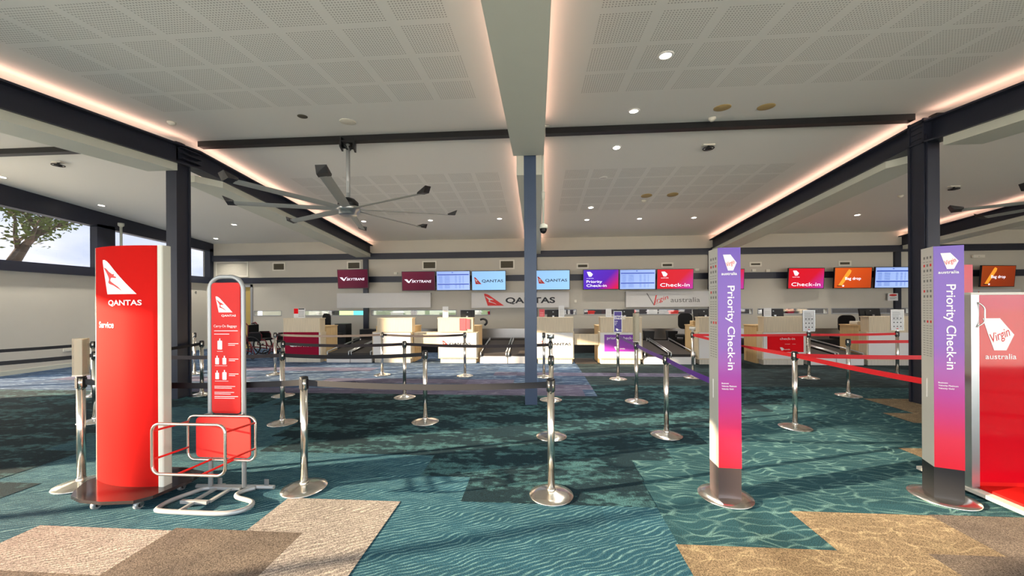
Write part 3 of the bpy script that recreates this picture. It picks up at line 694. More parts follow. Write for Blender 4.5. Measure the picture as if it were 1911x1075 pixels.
belt(S['Q'], S['R'], 'belt_purple', 'short far piece of purple belt from the indigo card stanchion', sag=.01)
belt(S['R'], S['S'], 'belt_purple', 'middle piece of purple belt between two stanchions', sag=.01)
belt(S['S'], (1.46, 3.24), 'belt_purple', 'near piece of purple belt reaching the first violet pillar', sag=.01, t1=0)
belt(S['T'], S['V'], 'belt_red', 'topmost far red belt left of the red check-in poster', sag=.01)
belt(S['V'], S['X'], 'belt_red', 'far red belt between the two notice board stanchions', sag=.01)
belt(S['T'], S['U'], 'belt_red', 'twisted red belt passing behind the first violet pillar', twist=PI, sag=.02)
belt(S['U'], (3.205, 3.27), 'belt_red', 'thick diagonal red belt ending at the right violet pillar', sag=.01, t1=0)
belt(S['U'], (5.1, 4.81), 'belt_red', 'level red belt running right across the dark steel column', sag=.01, t1=0)
belt(S['W'], (8.0, 6.9), 'belt_red', 'short red belt running behind the right steel column', sag=.0, t1=0)
for nm, (x, y), l in (('x', (-9.6, 4.0), ''), ('y', (-7.6, 3.0), ''), ('z', (8.0, 6.9), '')):
    o = copy_tree(proto); o.location = (x, y, 0); o['label'] = {'x': 'stanchion outside the left edge holding the upper black belt', 'y': 'stanchion outside the left edge holding the lower black belt', 'z': 'stanchion behind the right column holding the short red belt'}[nm]; o['group'] = 'chrome queue stanchions'

# toppers standing on the posts
def sleeve(x, y, h, label, lean=0):
    t = thing('sign_sleeve', label, 'sign holder', (x, y, .958)); t.rotation_euler = (0, lean, .3)
    q = MB()
    for (a0, a1, b0, b1) in ((-.035, .035, -.037, -.034), (-.035, .035, .034, .037), (-.037, -.034, -.037, .037), (.034, .037, -.037, .037)): q.box(a0, a1, b0, b1, .0, h)
    q.build('clear_tube', 'acrylic', t)
    q = MB(); q.box(-.038, .038, -.038, .038, 0, .012); q.box(-.028, .028, -.028, .028, .012, h*.98); q.build('paper_insert', 'offwhite', t)
    return t
sleeve(-4.01, 3.0, .33, 'clear sleeve with blank insert on the stanchion left of the red pylon')
sleeve(1.56, 6.07, .46, 'tall white speckled sleeve standing on the purple belt stanchion')
def cup(x, y, label, m='satin'):
    q = MB(); q.cyl((0, 0, 0), (0, 0, .05), .022); q.lathe([(.0, .05), (.06, .05), (.06, .115), (.05, .115), (.05, .06), (0, .06)], n=24)
    o = q.build('sign_cup', m); o.location = (x, y, .958); tag(o, label, 'sign holder')
cup(.20, 6.11, 'round grey empty cup on the stanchion beside the central column'); cup(3.25, 8.11, 'round white empty cup on the stanchion where red belts start', 'offwhite')
def card(x, y, w_, h, m, label, kind):
    t = thing('notice_board', label, 'sign', (x, y, .958))
    q = MB(); q.box(-.02, .02, -.012, .012, 0, .03); q.box(-w_/2, w_/2, -.008, .008, .02, .03); q.box(-w_/2-.008, -w_/2, -.01, .01, .02, h+.03); q.box(w_/2, w_/2+.008, -.01, .01, .02, h+.03); q.box(-w_/2-.008, w_/2+.008, -.01, .01, h+.03, h+.038); q.build('holder', 'satin', t)
    q = MB(); q.box(-w_/2, w_/2, -.004, .004, .03, h+.03, 0)
    s = q.build('card', m, t)
    q = MB()
    if kind == 'priority':
        put_text(q, 'priority', -w_*.42, h*.80, .045, -.0055, bold=.01); put_text(q, 'check-in', -w_*.42, h*.69, .045, -.0055, bold=.01)
        for k in range(3): q.box(-w_*.42, -w_*(.02+.1*k), -.0055, -.0050, h*.58-k*.035, h*.58-k*.035+.008)
        q.add([(-w_*.3+a_*.06, -.0055, .05+b_*.05) for a_, b_ in HEX], [tuple(range(6))]); put_text(q, 'australia', .0, .06, .02, -.0055)
        q.build('lettering', 'white', s)
    else:
        for k in range(6): q.box(-w_*.4, w_*random.uniform(.1, .4), -.0055, -.0050, h*.93-k*.03, h*.93-k*.03+.006, 0)
        for r_ in range(3):
            for c_ in range(3): q.lathe([(0, 0), (.012, 0), (.012, .012), (0, .012)], (-w_*.28+c_*w_*.28, -.012, h*.2+r_*.085), 8, 1) if False else q.box(-w_*.32+c_*w_*.28, -w_*.32+c_*w_*.28+.022, -.0055, -.005, h*.22+r_*.085, h*.22+r_*.085+.022, 1)
        q.box(-.02, .02, -.0055, -.005, .05, .065, 2)
        q.build('small_print', ['greytext', 'ink', 'redlogo'], s)
card(1.65, 7.87, .15, .42, 'purplecard', 'narrow indigo priority check-in card standing on a far stanchion', 'priority')
card(5.61, 8.15, .22, .42, 'paper', 'white notice with rows of icons, left one of the pair', 'notice')
card(7.56, 8.41, .24, .42, 'paper', 'white notice with rows of icons, right one beside the steel column', 'notice')

# ------------------------------------------------------------------ red pylon on its wheeled base
t = thing('pylon_sign', 'tall curved red pylon sign with white tail emblem on a wheeled dark base', 'sign', (-3.4, 2.9, 0))
L_ = lambda p: (p[0]+3.4, p[1]-2.9)
pts = [(-3.70, 2.72), (-3.62, 2.64), (-3.48, 2.59), (-3.28, 2.57), (-3.05, 2.60), (-2.98, 2.68), (-2.93, 2.95), (-2.96, 3.10), (-3.2, 3.17), (-3.55, 3.17), (-3.78, 3.06), (-3.80, 2.88)]
q = MB(); q.prism([L_(p) for p in pts], .075, .10, 'Z'); q.build('base_plate', 'basegloss', t)
for (x, y) in ((-3.68, 2.76), (-3.42, 2.66), (-3.09, 2.68), (-3.04, 2.98), (-3.6, 3.08)):
    cx, cy = L_((x, y)); q = MB(); q.cyl((cx-.014, cy-.01, .030), (cx+.014, cy-.01, .030), .030, n=18, m=2); q.cyl((cx-.016, cy-.01, .030), (cx+.016, cy-.01, .030), .016, n=12, m=0); q.box(cx-.02, cx-.014, cy-.012, cy+.012, .02, .075, 1); q.box(cx+.014, cx+.02, cy-.012, cy+.012, .02, .075, 1); q.box(cx-.025, cx+.025, cy-.025, cy+.025, .068, .075, 1)
    q.build('castor', ['darkwheel', 'satin', 'greytube'], t)
pa, pb = Vector((-3.735, 2.90)), Vector((-3.085, 2.82))
def arc(bulge, n=16, off=0):
    d = (pb-pa); nn = Vector((d.y, -d.x)).normalized(); out = []
    for i in range(n+1):
        s = i/n; p = pa+d*s+nn*(bulge*4*s*(1-s)+off); out.append(L_(p))
    return out
PZ0, PZ1 = .10, 2.06
fr = arc(.055)
q = MB(); n = len(fr); th = .006
inn = [(x, y+th) for x, y in fr]
v = [(x, y, z) for z in (PZ0, PZ1) for x, y in fr]+[(x, y, z) for z in (PZ0, PZ1) for x, y in inn]
f = [(i, i+1, n+i+1, n+i) for i in range(n-1)]+[(2*n+i, 3*n+i, 3*n+i+1, 2*n+i+1) for i in range(n-1)]+[(i, 2*n+i, 2*n+i+1, i+1) for i in range(n-1)]+[(n+i, n+i+1, 3*n+i+1, 3*n+i) for i in range(n-1)]+[(0, n, 3*n, 2*n), (n-1, 3*n-1, 4*n-1, 2*n-1)]
q.add(v, f, 0, False); pn = q.build('front_panel', 'red', t)
for p_ in pn.data.polygons: p_.use_smooth = abs(p_.normal.z) < .5 and abs(p_.normal.y) > .3
bk2 = [(x, y) for x, y in arc(-.02, off=-.09)]
q = MB(); v = [(x, y, z) for z in (PZ0, PZ1) for x, y in bk2]+[(x, y+th, z) for z in (PZ0, PZ1) for x, y in bk2]; q.add(v, f); q.build('back_panel', 'red', t)
q = MB(); x, y = L_(pa); q.cyl((x-.004, y+.02, PZ0), (x-.004, y+.02, PZ1), .016, n=12); q.build('side_post', 'tray', t)
q = MB(); x, y = L_(pb); q.rbox(x+.002, x+.05, y-.01, y+.07, PZ0, PZ1, .012, axis='Z'); q.box(x-.02, x+.01, y+.02, y+.06, PZ0, PZ1); q.build('side_post', 'tray', t)
def on_arc(u):   # u across the panel 0..1 -> local x,y on its front
    d = (pb-pa); nn = Vector((d.y, -d.x)).normalized(); p = pa+d*u+nn*(.055*4*u*(1-u)+.0025); return L_(p)
def wrap(mb):
    out = []
    for (x, y, z) in mb.v:
        u = max(0, min(1, x)); X_, Y_ = on_arc(u); out.append((X_, Y_+y, z))
    mb.v = out
def subdiv_x(mb): pass
q = MB(); put_tail(q, .22, 1.665, .545, .285, 0); put_text(q, 'QANTAS', .335, 1.575, .042, 0, width=.49, bold=.02); put_text(q, 'Service', .12, 1.39, .05, 0, width=.31, bold=.01)
# refine so the emblem follows the curve
me = bpy.data.meshes.new('tmp'); me.from_pydata(q.v, [], q.f); bm = bmesh.new(); bm.from_mesh(me)
for k, mi in enumerate(q.m): 
    pass
bm.faces.ensure_lookup_table()
for fc, mi in zip(bm.faces, q.m): fc.material_index = mi
for cut in [i/16 for i in range(1, 16)]:
    bmesh.ops.bisect_plane(bm, geom=bm.verts[:]+bm.edges[:]+bm.faces[:], plane_co=(cut, 0, 0), plane_no=(1, 0, 0))
q2 = MB(); bm.verts.index_update()
q2.v = [tuple(v_.co) for v_ in bm.verts]; q2.f = [tuple(v_.index for v_ in fc.verts) for fc in bm.faces]; q2.m = [fc.material_index for fc in bm.faces]; q2.sm = [False]*len(q2.f)
bm.free(); wrap(q2); q2.build('lettering', ['white', 'redlogo'], pn)

# ------------------------------------------------------------------ carry-on baggage gauge
t = thing('baggage_gauge', 'tubular grey baggage gauge stand with red carry-on sign and metal cage', 'baggage gauge', (-2.6, 2.85, 0))
ox, oy = -2.6, 2.85
def lp(*p): return [(a-ox, b_-oy, c_) for a, b_, c_ in p]
def arcpts(cx, cz, r, a0, a1, n=8): return [(cx+r*math.cos(a0+(a1-a0)*i/n), cz+r*math.sin(a0+(a1-a0)*i/n)) for i in range(n+1)]
xl, xr, yu = -2.775, -2.475, 2.97
arch = [(xl, .04)]+[(xl, z) for z in (.5, 1.2)]+arcpts(xl+.11, 1.70, .11, PI, PI/2)+arcpts(xr-.11, 1.70, .11, PI/2, 0)+[(xr, 1.2), (xr, .5), (xr, .04)]
q = MB(); q.tube([(x-ox, yu-oy, z) for x, z in arch], .0175, 10); q.build('upright_frame', 'greytube', t)
q = MB(); q.tube(lp((-2.93, 3.0, .02), (-2.25, 3.02, .02)), .018, 10); q.build('rear_bar', 'greytube', t)
for x in (-2.73, -2.31):
    q = MB(); q.box(x-ox-.02, x-ox+.02, .16, .163, .02, .09); q.box(x-ox-.02, x-ox+.02, .16, .20, .02, .024); q.build('fixing_plate', 'satin', t)
loop = lp((-2.56, 2.97, .02), (-2.80, 2.97, .02), (-2.86, 2.90, .02), (-2.92, 2.76, .02), (-2.91, 2.66, .02), (-2.86, 2.62, .02), (-2.6, 2.61, .02), (-2.34, 2.615, .02), (-2.24, 2.66, .02), (-2.22, 2.73, .02), (-2.27, 2.79, .02), (-2.42, 2.84, .02), (-2.47, 2.89, .02), (-2.45, 2.95, .02), (-2.40, 3.0, .02))
# smooth the loop with a Catmull-Rom pass
def smooth_pts(P, closed=False, k=4):
    P = [Vector(p) for p in P]; out = []; n = len(P)
    for i in range(n-1 if not closed else n):
        p0 = P[i-1] if (i > 0 or closed) else P[0]; p1 = P[i]; p2 = P[(i+1) % n]; p3 = P[(i+2) % n] if (i+2 < n or closed) else P[-1]
        for j in range(k):
            s = j/k; out.append(.5*((2*p1)+(-p0+p2)*s+(2*p0-5*p1+4*p2-p3)*s*s+(-p0+3*p1-3*p2+p3)*s**3))
    if not closed: out.append(P[-1])
    return out
q = MB(); q.tube(smooth_pts(loop), .018, 10); q.build('floor_loop', 'greytube', t)
q = MB(); q.box(-.13, -.10, -.10, .12, .02, .035); q.box(-.0, .03, -.10, .12, .02, .035); q.box(-.20, .02, -.13, -.105, .02, .045); q.box(-.10, -.08, -.24, -.12, .02, .04); q.box(-.17, .1, .10, .125, .02, .04); q.build('floor_strut', 'greytube', t)
# sign panel
sx0, sx1 = xl+.025-ox, xr-.02-ox
q = MB(); q.rbox(sx0, sx1, yu-oy-.012, yu-oy-.004, .66, 1.76, .03); sp_ = q.build('sign_panel', 'redmatt', t)
y_ = yu-oy-.0135; w_ = sx1-sx0
q = MB(); put_tail(q, sx0+.04, 1.51, .15, .135, y_); put_text(q, 'QANTAS', sx0+.09, 1.475, .016, y_, width=.13, bold=.02)
put_text(q, 'Carry-On Baggage', sx0+.022, 1.385, .021, y_, width=w_-.05)
def bars(z, n, x0, x1, h=.005):
    for k in range(n): q.box(sx0+x0, sx0+x1-.03*(k % 2), y_-.0002, y_, z-k*.014, z-k*.014+h, 0)
bars(1.352, 1, .025, .235); bars(1.325, 1, .025, .16)
def bag(x, z, w2, h2): qi = MB(); qi.add([(sx0+x+a_*w2, y_, z+b_*h2) for a_, b_ in rrect(1, 1, .12, 3)], [tuple(range(16))], 0); qi.box(sx0+x-.005, sx0+x+.005, y_-.0002, y_, z+h2/2-.004, z+h2/2+.018); qi.build('bag_icon', 'white', sp_)
bag(.075, 1.235, .042, .075); bars(1.18, 1, .05, .10, .003); bars(1.245, 2, .15, .24)
bag(.05, 1.10, .034, .055); bag(.115, 1.10, .034, .055); bars(1.06, 1, .03, .14, .003); bars(1.115, 2, .155, .24)
bag(.05, .975, .034, .055); bag(.115, .975, .038, .065); bars(.93, 1, .03, .15, .003); bars(.99, 2, .155, .24)
bars(.885, 2, .025, .21); bars(.835, 2, .025, .20); bars(.80, 2, .025, .235)
q.build('lettering', ['white', 'redlogo'], sp_)
# cage
def rr3(cx, y, cz, w2, h2, r=.06): return [(cx+a_-ox, y-oy, cz+b_) for a_, b_ in rrect(w2, h2, r, 6)]
cby, cfy = 2.87, 2.55
q = MB(); q.tube(rr3(-2.585, cby, .485, .585, .36), .0095, 8, True); q.tube(rr3(-2.555, cfy, .515, .57, .37), .0105, 8, True)
for (z) in (.30, .40, .58, .66): pass
for xs_ in (-1, 1):
    for z in (.40, .60):
        pass
q.build('cage_frame', 'chrome', t)
q = MB()
for xs_ in (-1, 1):
    for dz in (-.08, .13): q = MB(); q.cyl((-2.585+xs_*.29-ox, cby-oy, .485+dz), (-2.555+xs_*.283-ox, cfy-oy, .515+dz), .008, n=8); q.build('cage_rail', 'redmatt', t)
for dx in (-.09, .10): q = MB(); q.cyl((-2.585+dx-ox, cby-oy, .308), (-2.555+dx-ox, cfy-oy, .332), .008, n=8); q.build('cage_rail', 'redmatt', t)
q = MB(); q.rbox(-2.585-.235-ox, -2.585+.235-ox, cby-oy+.012, cby-oy+.022, .32, .65, .035); q.build('back_plate', 'redmatt', t)
q = MB()
for x in (xl, xr): q.box(x-ox-.015, x-ox+.015, cby-oy+.02, yu-oy, .60, .66); q.box(x-ox-.015, x-ox+.015, cby-oy+.02, yu-oy, .33, .37)
q.build('clamp', 'satin', t)

# ------------------------------------------------------------------ square check-in pillars
GP = gradmat('violet to red print', [(0, (228, 30, 50)), (.13, (222, 40, 72)), (.33, (176, 44, 140)), (.55, (112, 38, 160)), (1, (84, 32, 158))], 'Z', .27, 2.0, rough=.3)
GR = gradmat('red to magenta print', [(0, (190, 20, 120)), (.3, (200, 20, 40)), (1, (206, 12, 20))], 'Z', .4, 2.0, rough=.3)
def pillar(x, y, rz, label, front=GP, plinth='plinthbrown', detail=True, s=.17):
    t = thing('check_in_pillar', label, 'pillar sign', (x, y, 0), rz)
    h = s/2
    q = MB(); q.lathe([(0, 0), (.195, 0), (.205, .008), (.2, .016), (.13, .028), (0, .034)], n=44); q.build('base', 'chrome', t)
    q = MB(); q.box(-h, h, -h, h, .025, .27); q.build('plinth', plinth, t)
    q = MB(); q.box(-h, h, -h, h, .27, 2.0); q.build('shaft', 'polegrey', t)
    q = MB(); q.box(-h+.002, h, -h-.004, -h, .27, 2.0); fp = q.build('front_panel', front, t)
    y_ = -h-.0055
    q = MB()
    if detail:
        put_hex(q, -.045, 1.82, .10, .125, y_); q.build('emblem', ['white', 'redlogo'], fp); q = MB(); put_text(q, 'australia', 0, 1.785, .022, y_, width=.115, align='C', bold=.015)
        put_text(q, 'Priority Check-in', -.012, 1.70, .052, y_, width=.66, bold=.01, rot=-PI/2)
        for k, s_ in enumerate(('Business', 'Velocity Platinum', 'Velocity Gold')): put_text(q, s_, -.06, .93-k*.022, .011, y_, bold=.02)
        q.build('lettering', ['white', 'redlogo'], fp)
        q = MB(); rnd = random.Random(3)
        z = 1.93
        q.box(-h-.004, -h, .0, .008, .80, .95, 2); q.build('belt_slot', ['greytext', 'redlogo', 'white'], t); q = MB()
        while z > 1.12:
            blk = rnd.random() < .3
            for c_ in range(3):
                u0 = -h+.02+c_*.045
                if blk: q.box(-h-.0008, -h-.0002, u0, u0+.022, z-.02, z, 1 if rnd.random() < .35 else 0)
                else: q.box(-h-.0008, -h-.0002, u0, u0+.03, z-.004, z, 0)
            z -= .042 if blk else .02
        q.build('small_print', ['greytext', 'redlogo', 'white'], t)
    else:
        put_text(q, 'Check-in', -.012, 1.60, .052, y_, bold=.01, rot=-PI/2); q.build('lettering', 'white', fp)
    return t
pillar(1.50, 3.12, math.radians(-3), 'first violet to red check-in pillar, in the middle right on brown plinth')
pillar(3.21, 3.20, math.radians(-22), 'second violet to red check-in pillar, beside the red framed board', plinth='black')
pillar(4.98, 4.80, math.radians(-10), 'red pillar mostly hidden behind the second violet pillar', front=GR, plinth='black', detail=False)

# ------------------------------------------------------------------ red framed board at right
t = thing('display_board', 'large red board in a silver frame on feet at the right edge', 'sign', (4.05, 3.30, 0), 0)
bx0, bx1, bz0, bz1 = -.55, .55, .06, 1.62
for s_ in (-1, 1):
    q = MB(); x = s_*.52; q.box(x-.03, x+.03, -.03, .05, .05, bz1); q.build('side_post', 'satin', t)
    q = MB(); q.box(x-.045, x+.045, -.40, .40, .022, .05); q.cyl((x-.01, -.36, .012), (x+.01, -.36, .012), .012, n=10); q.cyl((x-.01, .36, .012), (x+.01, .36, .012), .012, n=10); q.build('foot', 'offwhite', t)
q = MB(); q.box(-.55, .55, -.03, .05, bz1, bz1+.02); q.build('top_rail', 'offwhite', t)
GB = gradmat('red glossy board print', [(0, (206, 12, 30)), (.5, (196, 4, 20)), (1, (180, 2, 14))], 'Z', .1, 1.6, rough=.06, coat=0)
q = MB(); q.box(-.49, .49, -.016, .02, .10, bz1); pn2 = q.build('panel', GB, t)
q = MB(); q.box(-.49, .49, -.30, .03, .05, .10-.03); q.box(-.49, .49, -.016, .02, .07, .10); q.build('lower_shelf', 'red', t)
q = MB(); put_hex(q, -.45, 1.17, .235, .26, -.0175); put_text(q, 'australia', -.43, 1.10, .042, -.0175, width=.23, bold=.01); q.build('lettering', ['white', 'redlogo'], pn2)
q = MB(); q.tube(smooth_pts([(-.50, -.032, 1.56), (-.475, -.05, 1.52), (-.47, -.05, 1.46), (-.475, -.05, 1.40), (-.51, -.032, 1.36)]), .005, 8); q.build('hanging_hook', 'chrome', t)

# ------------------------------------------------------------------ screens on the back wall
def scr_mat(nm, c1, c2, c3=None, e=.85, axis='X-Z'):
    st = [(0, c1), (1, c2)] if c3 is None else [(0, c1), (.6, c2), (1, c3)]
    return gradmat(nm, st, axis, -.8, .8, rough=.2, emit=e, coat=.2)
SM = {'sky': scr_mat('maroon screen image', (104, 10, 44), (74, 4, 34), e=.46),
      'blue': scr_mat('pale blue screen image', (150, 196, 240), (160, 210, 250), e=.5),
      'time': scr_mat('timetable screen image', (150, 176, 236), (176, 200, 250), e=.5),
      'prio': scr_mat('violet screen image', (84, 40, 200), (90, 30, 180), (226, 20, 70), e=.5),
      'chk': scr_mat('red screen image', (216, 22, 36), (214, 24, 44), (190, 50, 150), e=.5),
      'darkorange': scr_mat('dim orange screen image', (150, 62, 22), (140, 50, 18), (124, 46, 20), e=.5),
      'orange': scr_mat('orange screen image', (222, 96, 30), (206, 76, 24), (184, 70, 26), e=.5)}
MT['timehdr'] = mat('timetable header', (30, 60, 150), .3, emit=(30, 60, 160), es=.4, noise=0)
MT['timerow'] = mat('timetable rows', (80, 110, 180), .3, emit=(80, 110, 190), es=.4, noise=0)
MT['glow'] = mat('white screen letters', (240, 240, 250), .3, emit=(240, 240, 255), es=.45, noise=0)
MT['bezel'] = mat('black screen bezel', (14, 14, 24), .3, noise=0)
MT['navyink'] = mat('navy screen letters', (20, 40, 84), .4, noise=0)
MT['amber'] = mat('amber screen stripe', (230, 140, 40), .3, emit=(230, 140, 40), es=.5, noise=0)
def screen(x, z, kind, label, rz=0, w_=1.19, h=.68, y=12.74):
    t = thing('wall_screen', label, 'screen', (x, y, z), rz)
    tl = Matrix.Rotation(math.radians(4), 4, 'X')
    W, H_ = w_/2, h/2
    q = MB(); q.box(-W, W, -.0, .045, -H_, H_); q.xf(tl); q.build('bezel', 'bezel', t)
    q = MB(); q.box(-W+.018, W-.018, -.003, .001, -H_+.02, H_-.018); q.xf(tl); ps = q.build('screen_panel', SM[kind], t)
    q = MB(); q.box(-.2, .2, .05, .09, -.15, .15); q.box(-.05, .05, .09, .29, -.05, .05); q.build('wall_bracket', 'black', t)
    q = MB(); y_ = -.0045
    if kind == 'sky':
        q.add([(-.50, y_, .06), (-.38, y_, -.05), (-.33, y_, -.07), (-.24, y_, .05), (-.18, y_, .07), (-.27, y_, .06), (-.335, y_, -.02), (-.40, y_, .06)], [(0, 1, 2, 6), (0, 6, 7), (2, 3, 5, 6), (3, 4, 5)], 0)
        put_text(q, 'SKYTRANS', -.24, -.055, .085, y_, width=.68, bold=.005, shear=.25)
        q.xf(tl); q.build('lettering', 'glow', ps)
    elif kind == 'blue':
        put_tail(q, -.50, -.12, .25, .24, y_, 1, 2); put_text(q, 'QANTAS', -.24, -.055, .09, y_, width=.74, m=0, bold=.02); q.xf(tl); q.build('lettering', ['navyink', 'redlogo', 'white'], ps)
    elif kind == 'time':
        q.box(-.55, .55, y_-.0003, y_, .19, .225); q.box(-.55, .55, y_-.0003, y_, -.14, -.105); q.box(-.05, 0, y_-.0003, y_, .27, .295)
        for zz in [.14-.042*k for k in range(6)]+[-.17-.042*k for k in range(3)]:
            for (a0, a1) in ((-.5, -.38), (-.3, -.12), (.06, .13), (.2, .27), (.33, .37)): q.box(a0, a1, y_-.0003, y_, zz, zz+.014, 1)
        q.xf(tl); q.build('timetable_rows', ['timehdr', 'timerow'], ps)
    elif kind == 'prio':
        q.add([(-.47+a_*.2, y_, .10+b_*.16) for a_, b_ in HEX], [tuple(range(6))]); put_text(q, 'australia', -.48, .03, .03, y_, width=.24)
        put_text(q, 'Priority', -.48, -.11, .085, y_, width=.52, bold=.006); put_text(q, 'Check-in', -.48, -.245, .085, y_, width=.67, bold=.006); q.xf(tl); q.build('lettering', 'glow', ps)
    elif kind == 'chk':
        q.add([(-.45+a_*.2, y_, .09+b_*.16) for a_, b_ in HEX], [tuple(range(6))]); put_text(q, 'australia', -.46, .03, .03, y_, width=.24)
        put_text(q, 'Check-in', -.48, -.25, .115, y_, width=.95, bold=0); q.xf(tl); q.build('lettering', 'glow', ps)
    else:
        q.tube([(-.5, y_+.004, -.30), (-.05, y_+.004, .22)], .002, 4) if False else q.add([(-.46, y_, -.24), (-.34, y_, -.24), (-.08, y_, .16), (-.06, y_, .24), (-.14, y_, .28), (-.2, y_, .20)], [tuple(range(6))], 1)
        put_text(q, 'Bag drop', 0, -.06, .09, y_-.001, width=.50, align='C', bold=.012); q.box(-.5, -.36, y_-.0003, y_, -.27, -.245, 2)
        star = [(-.30+.045*(1 if k % 2 == 0 else .4)*math.sin(k*PI/5), y_, -.255+.045*(1 if k % 2 == 0 else .4)*math.cos(k*PI/5)) for k in range(10)]; q.add(star, [tuple(range(10))])
        q.xf(tl); q.build('lettering', ['glow', 'amber', 'ink'], ps)
zc = 2.40
screen(-6.53, 2.51, 'sky', 'leftmost maroon airline screen, tilted, above the blank sign board', math.radians(-6))
screen(-4.16, zc+.01, 'sky', 'maroon airline screen left of a pale timetable'); screen(-2.93, zc+.01, 'time', 'pale timetable screen between the maroon and light blue screens'); screen(-1.69, zc, 'blue', 'light blue airline screen left of the central column')
screen(.49, zc, 'blue', 'light blue airline screen touching the central column on its right'); screen(2.12, zc, 'prio', 'violet priority check-in screen'); screen(3.33, zc-.01, 'time', 'pale timetable screen between the violet and red screens'); screen(4.555, zc-.01, 'chk', 'red check-in screen right beside the middle timetable')
screen(6.2, zc-.03, 'chk', 'red check-in screen mostly hidden behind the first violet pillar', math.radians(5)); screen(8.7, zc-.03, 'chk', 'red to pink check-in screen standing alone right of the first pillar', math.radians(5))
screen(10.13, zc-.03, 'orange', 'orange bag drop screen left of the steel column', math.radians(3)); screen(11.36, zc-.03, 'time', 'pale timetable screen cut by the right steel column', math.radians(3))
screen(14.43, zc-.02, 'darkorange', 'dark orange bag drop screen near the right edge', math.radians(8))

# sign boards
def board(x0, x1, z0, z1, label, kind=None):
    t = thing('sign_board', label, 'sign', ((x0+x1)/2, 12.98, (z0+z1)/2))
    W, H_ = (x1-x0)/2, (z1-z0)/2
    q = MB(); q.rbox(-W, W, -.05, .10, -H_, H_, .01); q.build('board', 'signboard', t); y_ = -.0515
    q = MB()
    if kind == 'q':
        put_tail(q, -1.25, -.19, .70, .42, y_, 1, 2); put_text(q, 'QANTAS', -.50, -.10, .19, y_, width=1.72, bold=.03); q.build('lettering', ['ink', 'redlogo', 'signboard'], t)
    elif kind == 'v':
        q.add([(-.80, y_, .20), (-.77, y_, .21), (-.53, y_, -.20), (-.56, y_, -.21)], [(0, 1, 2, 3)], 1); q.add([(-.565, y_-.001, -.20), (-.53, y_-.001, -.20), (-.45, y_-.001, .14), (-.49, y_-.001, .14)], [(0, 1, 2, 3)], 0)
        put_text(q, 'irgin', -.52, -.13, .15, y_, width=.46, m=0, shear=.3, rot=.3); put_text(q, 'australia', .0, -.10, .16, y_, width=.96, m=1, bold=.004)
        q.tube([(-.54, y_, -.19), (-.40, y_, -.12), (-.28, y_, -.06)], .006, 4, m=0)
        q.build('lettering', ['redlogo', 'inkgrey'], t)
    elif kind == 'j':
        star = [(-.33+.19*(1 if k % 2 == 0 else .4)*math.sin(k*PI/5), y_, .02+.19*(1 if k % 2 == 0 else .4)*math.cos(k*PI/5)) for k in range(10)]; q.add(star, [tuple(range(10))]); q.build('star_emblem', mat('orange red print', (226, 70, 24), .5, noise=0), t)
board(-7.22, -3.79, 1.48, 2.01, 'blank white wall sign board at the left'); board(-2.33, 1.07, 1.46, 1.99, 'white wall board with red tail emblem behind the central column', 'q')
board(2.99, 5.95, 1.46, 1.99, 'white wall board with red script and grey lettering', 'v'); board(13.5, 15.3, 1.45, 1.98, 'wall board with an orange red star at the right edge', 'j')
# small wall items
def wallbox(x, z, w_, h, label, m='ventwhite', name='wall_socket', cat='socket', y=YB, d=.05):
    q = MB(); q.rbox(x-w_/2, x+w_/2, y-d, y, z-h/2, z+h/2, .008); q.box(x-w_*.2, x+w_*.2, y-d-.006, y-d, z-h*.2, z+h*.2)
    tag(q.build(name, m), label, cat)
wallbox(1.3, 1.68, .07, .09, 'small white switch box between the middle sign boards')
wallbox(-5.1, 2.72, .12, .08, 'small white camera dome left of the maroon screen'); wallbox(5.4, 2.72, .12, .08, 'white wall socket right of the red check-in screen'); wallbox(7.25, 2.68, .12, .08, 'white socket just right of the first violet pillar'); wallbox(7.7, 2.66, .12, .09, 'dark centred socket further right of the first violet pillar')
t = thing('warning_sign', 'small white warning notice with red oval on the back wall post', 'sign', (11.55, YB-.12, 1.75))
q = MB(); q.box(-.15, .15, 0, .03, -.12, .12); q.build('plate', 'paper', t)
q = MB(); q.add([(.12*math.cos(a_), -.002, .06+.035*math.sin(a_)) for a_ in [2*PI*i/18 for i in range(18)]], [tuple(range(18))]); q.box(-.1, .1, -.002, -.001, -.03, -.02, 1); q.box(-.1, .06, -.002, -.001, -.06, -.05, 1); q.build('oval_print', ['redlogo', 'greytext'], t)
q = MB(); q.box(14.0, 14.35, YB-.09, YB-.04, 3.0, 3.09); q.box(14.1, 14.16, YB-.04, YB, 3.0, 3.06); q.box(14.16, 14.19, YB-.12, YB-.09, 3.02, 3.05); tag(q.build('exit_sensor', 'ventwhite'), 'pale flat sensor bar high on the back wall at right', 'sensor')
q = MB(); put_text(q, 'e', 0, 0, .13, 0, bold=.01); q.xf(Matrix.Translation((XL+.003, 12.45, 2.02)) @ Matrix.Rotation(PI/2, 4, 'Z')); tag(q.build('wall_letter', 'ink'), 'black letter e on the left wall beside the column', 'lettering')
q = MB(); q.box(XL, XL+.03, 8.75, 9.05, .42, .5); tag(q.build('wall_socket', 'ventwhite'), 'low white socket on the left wall between the belts', 'socket')

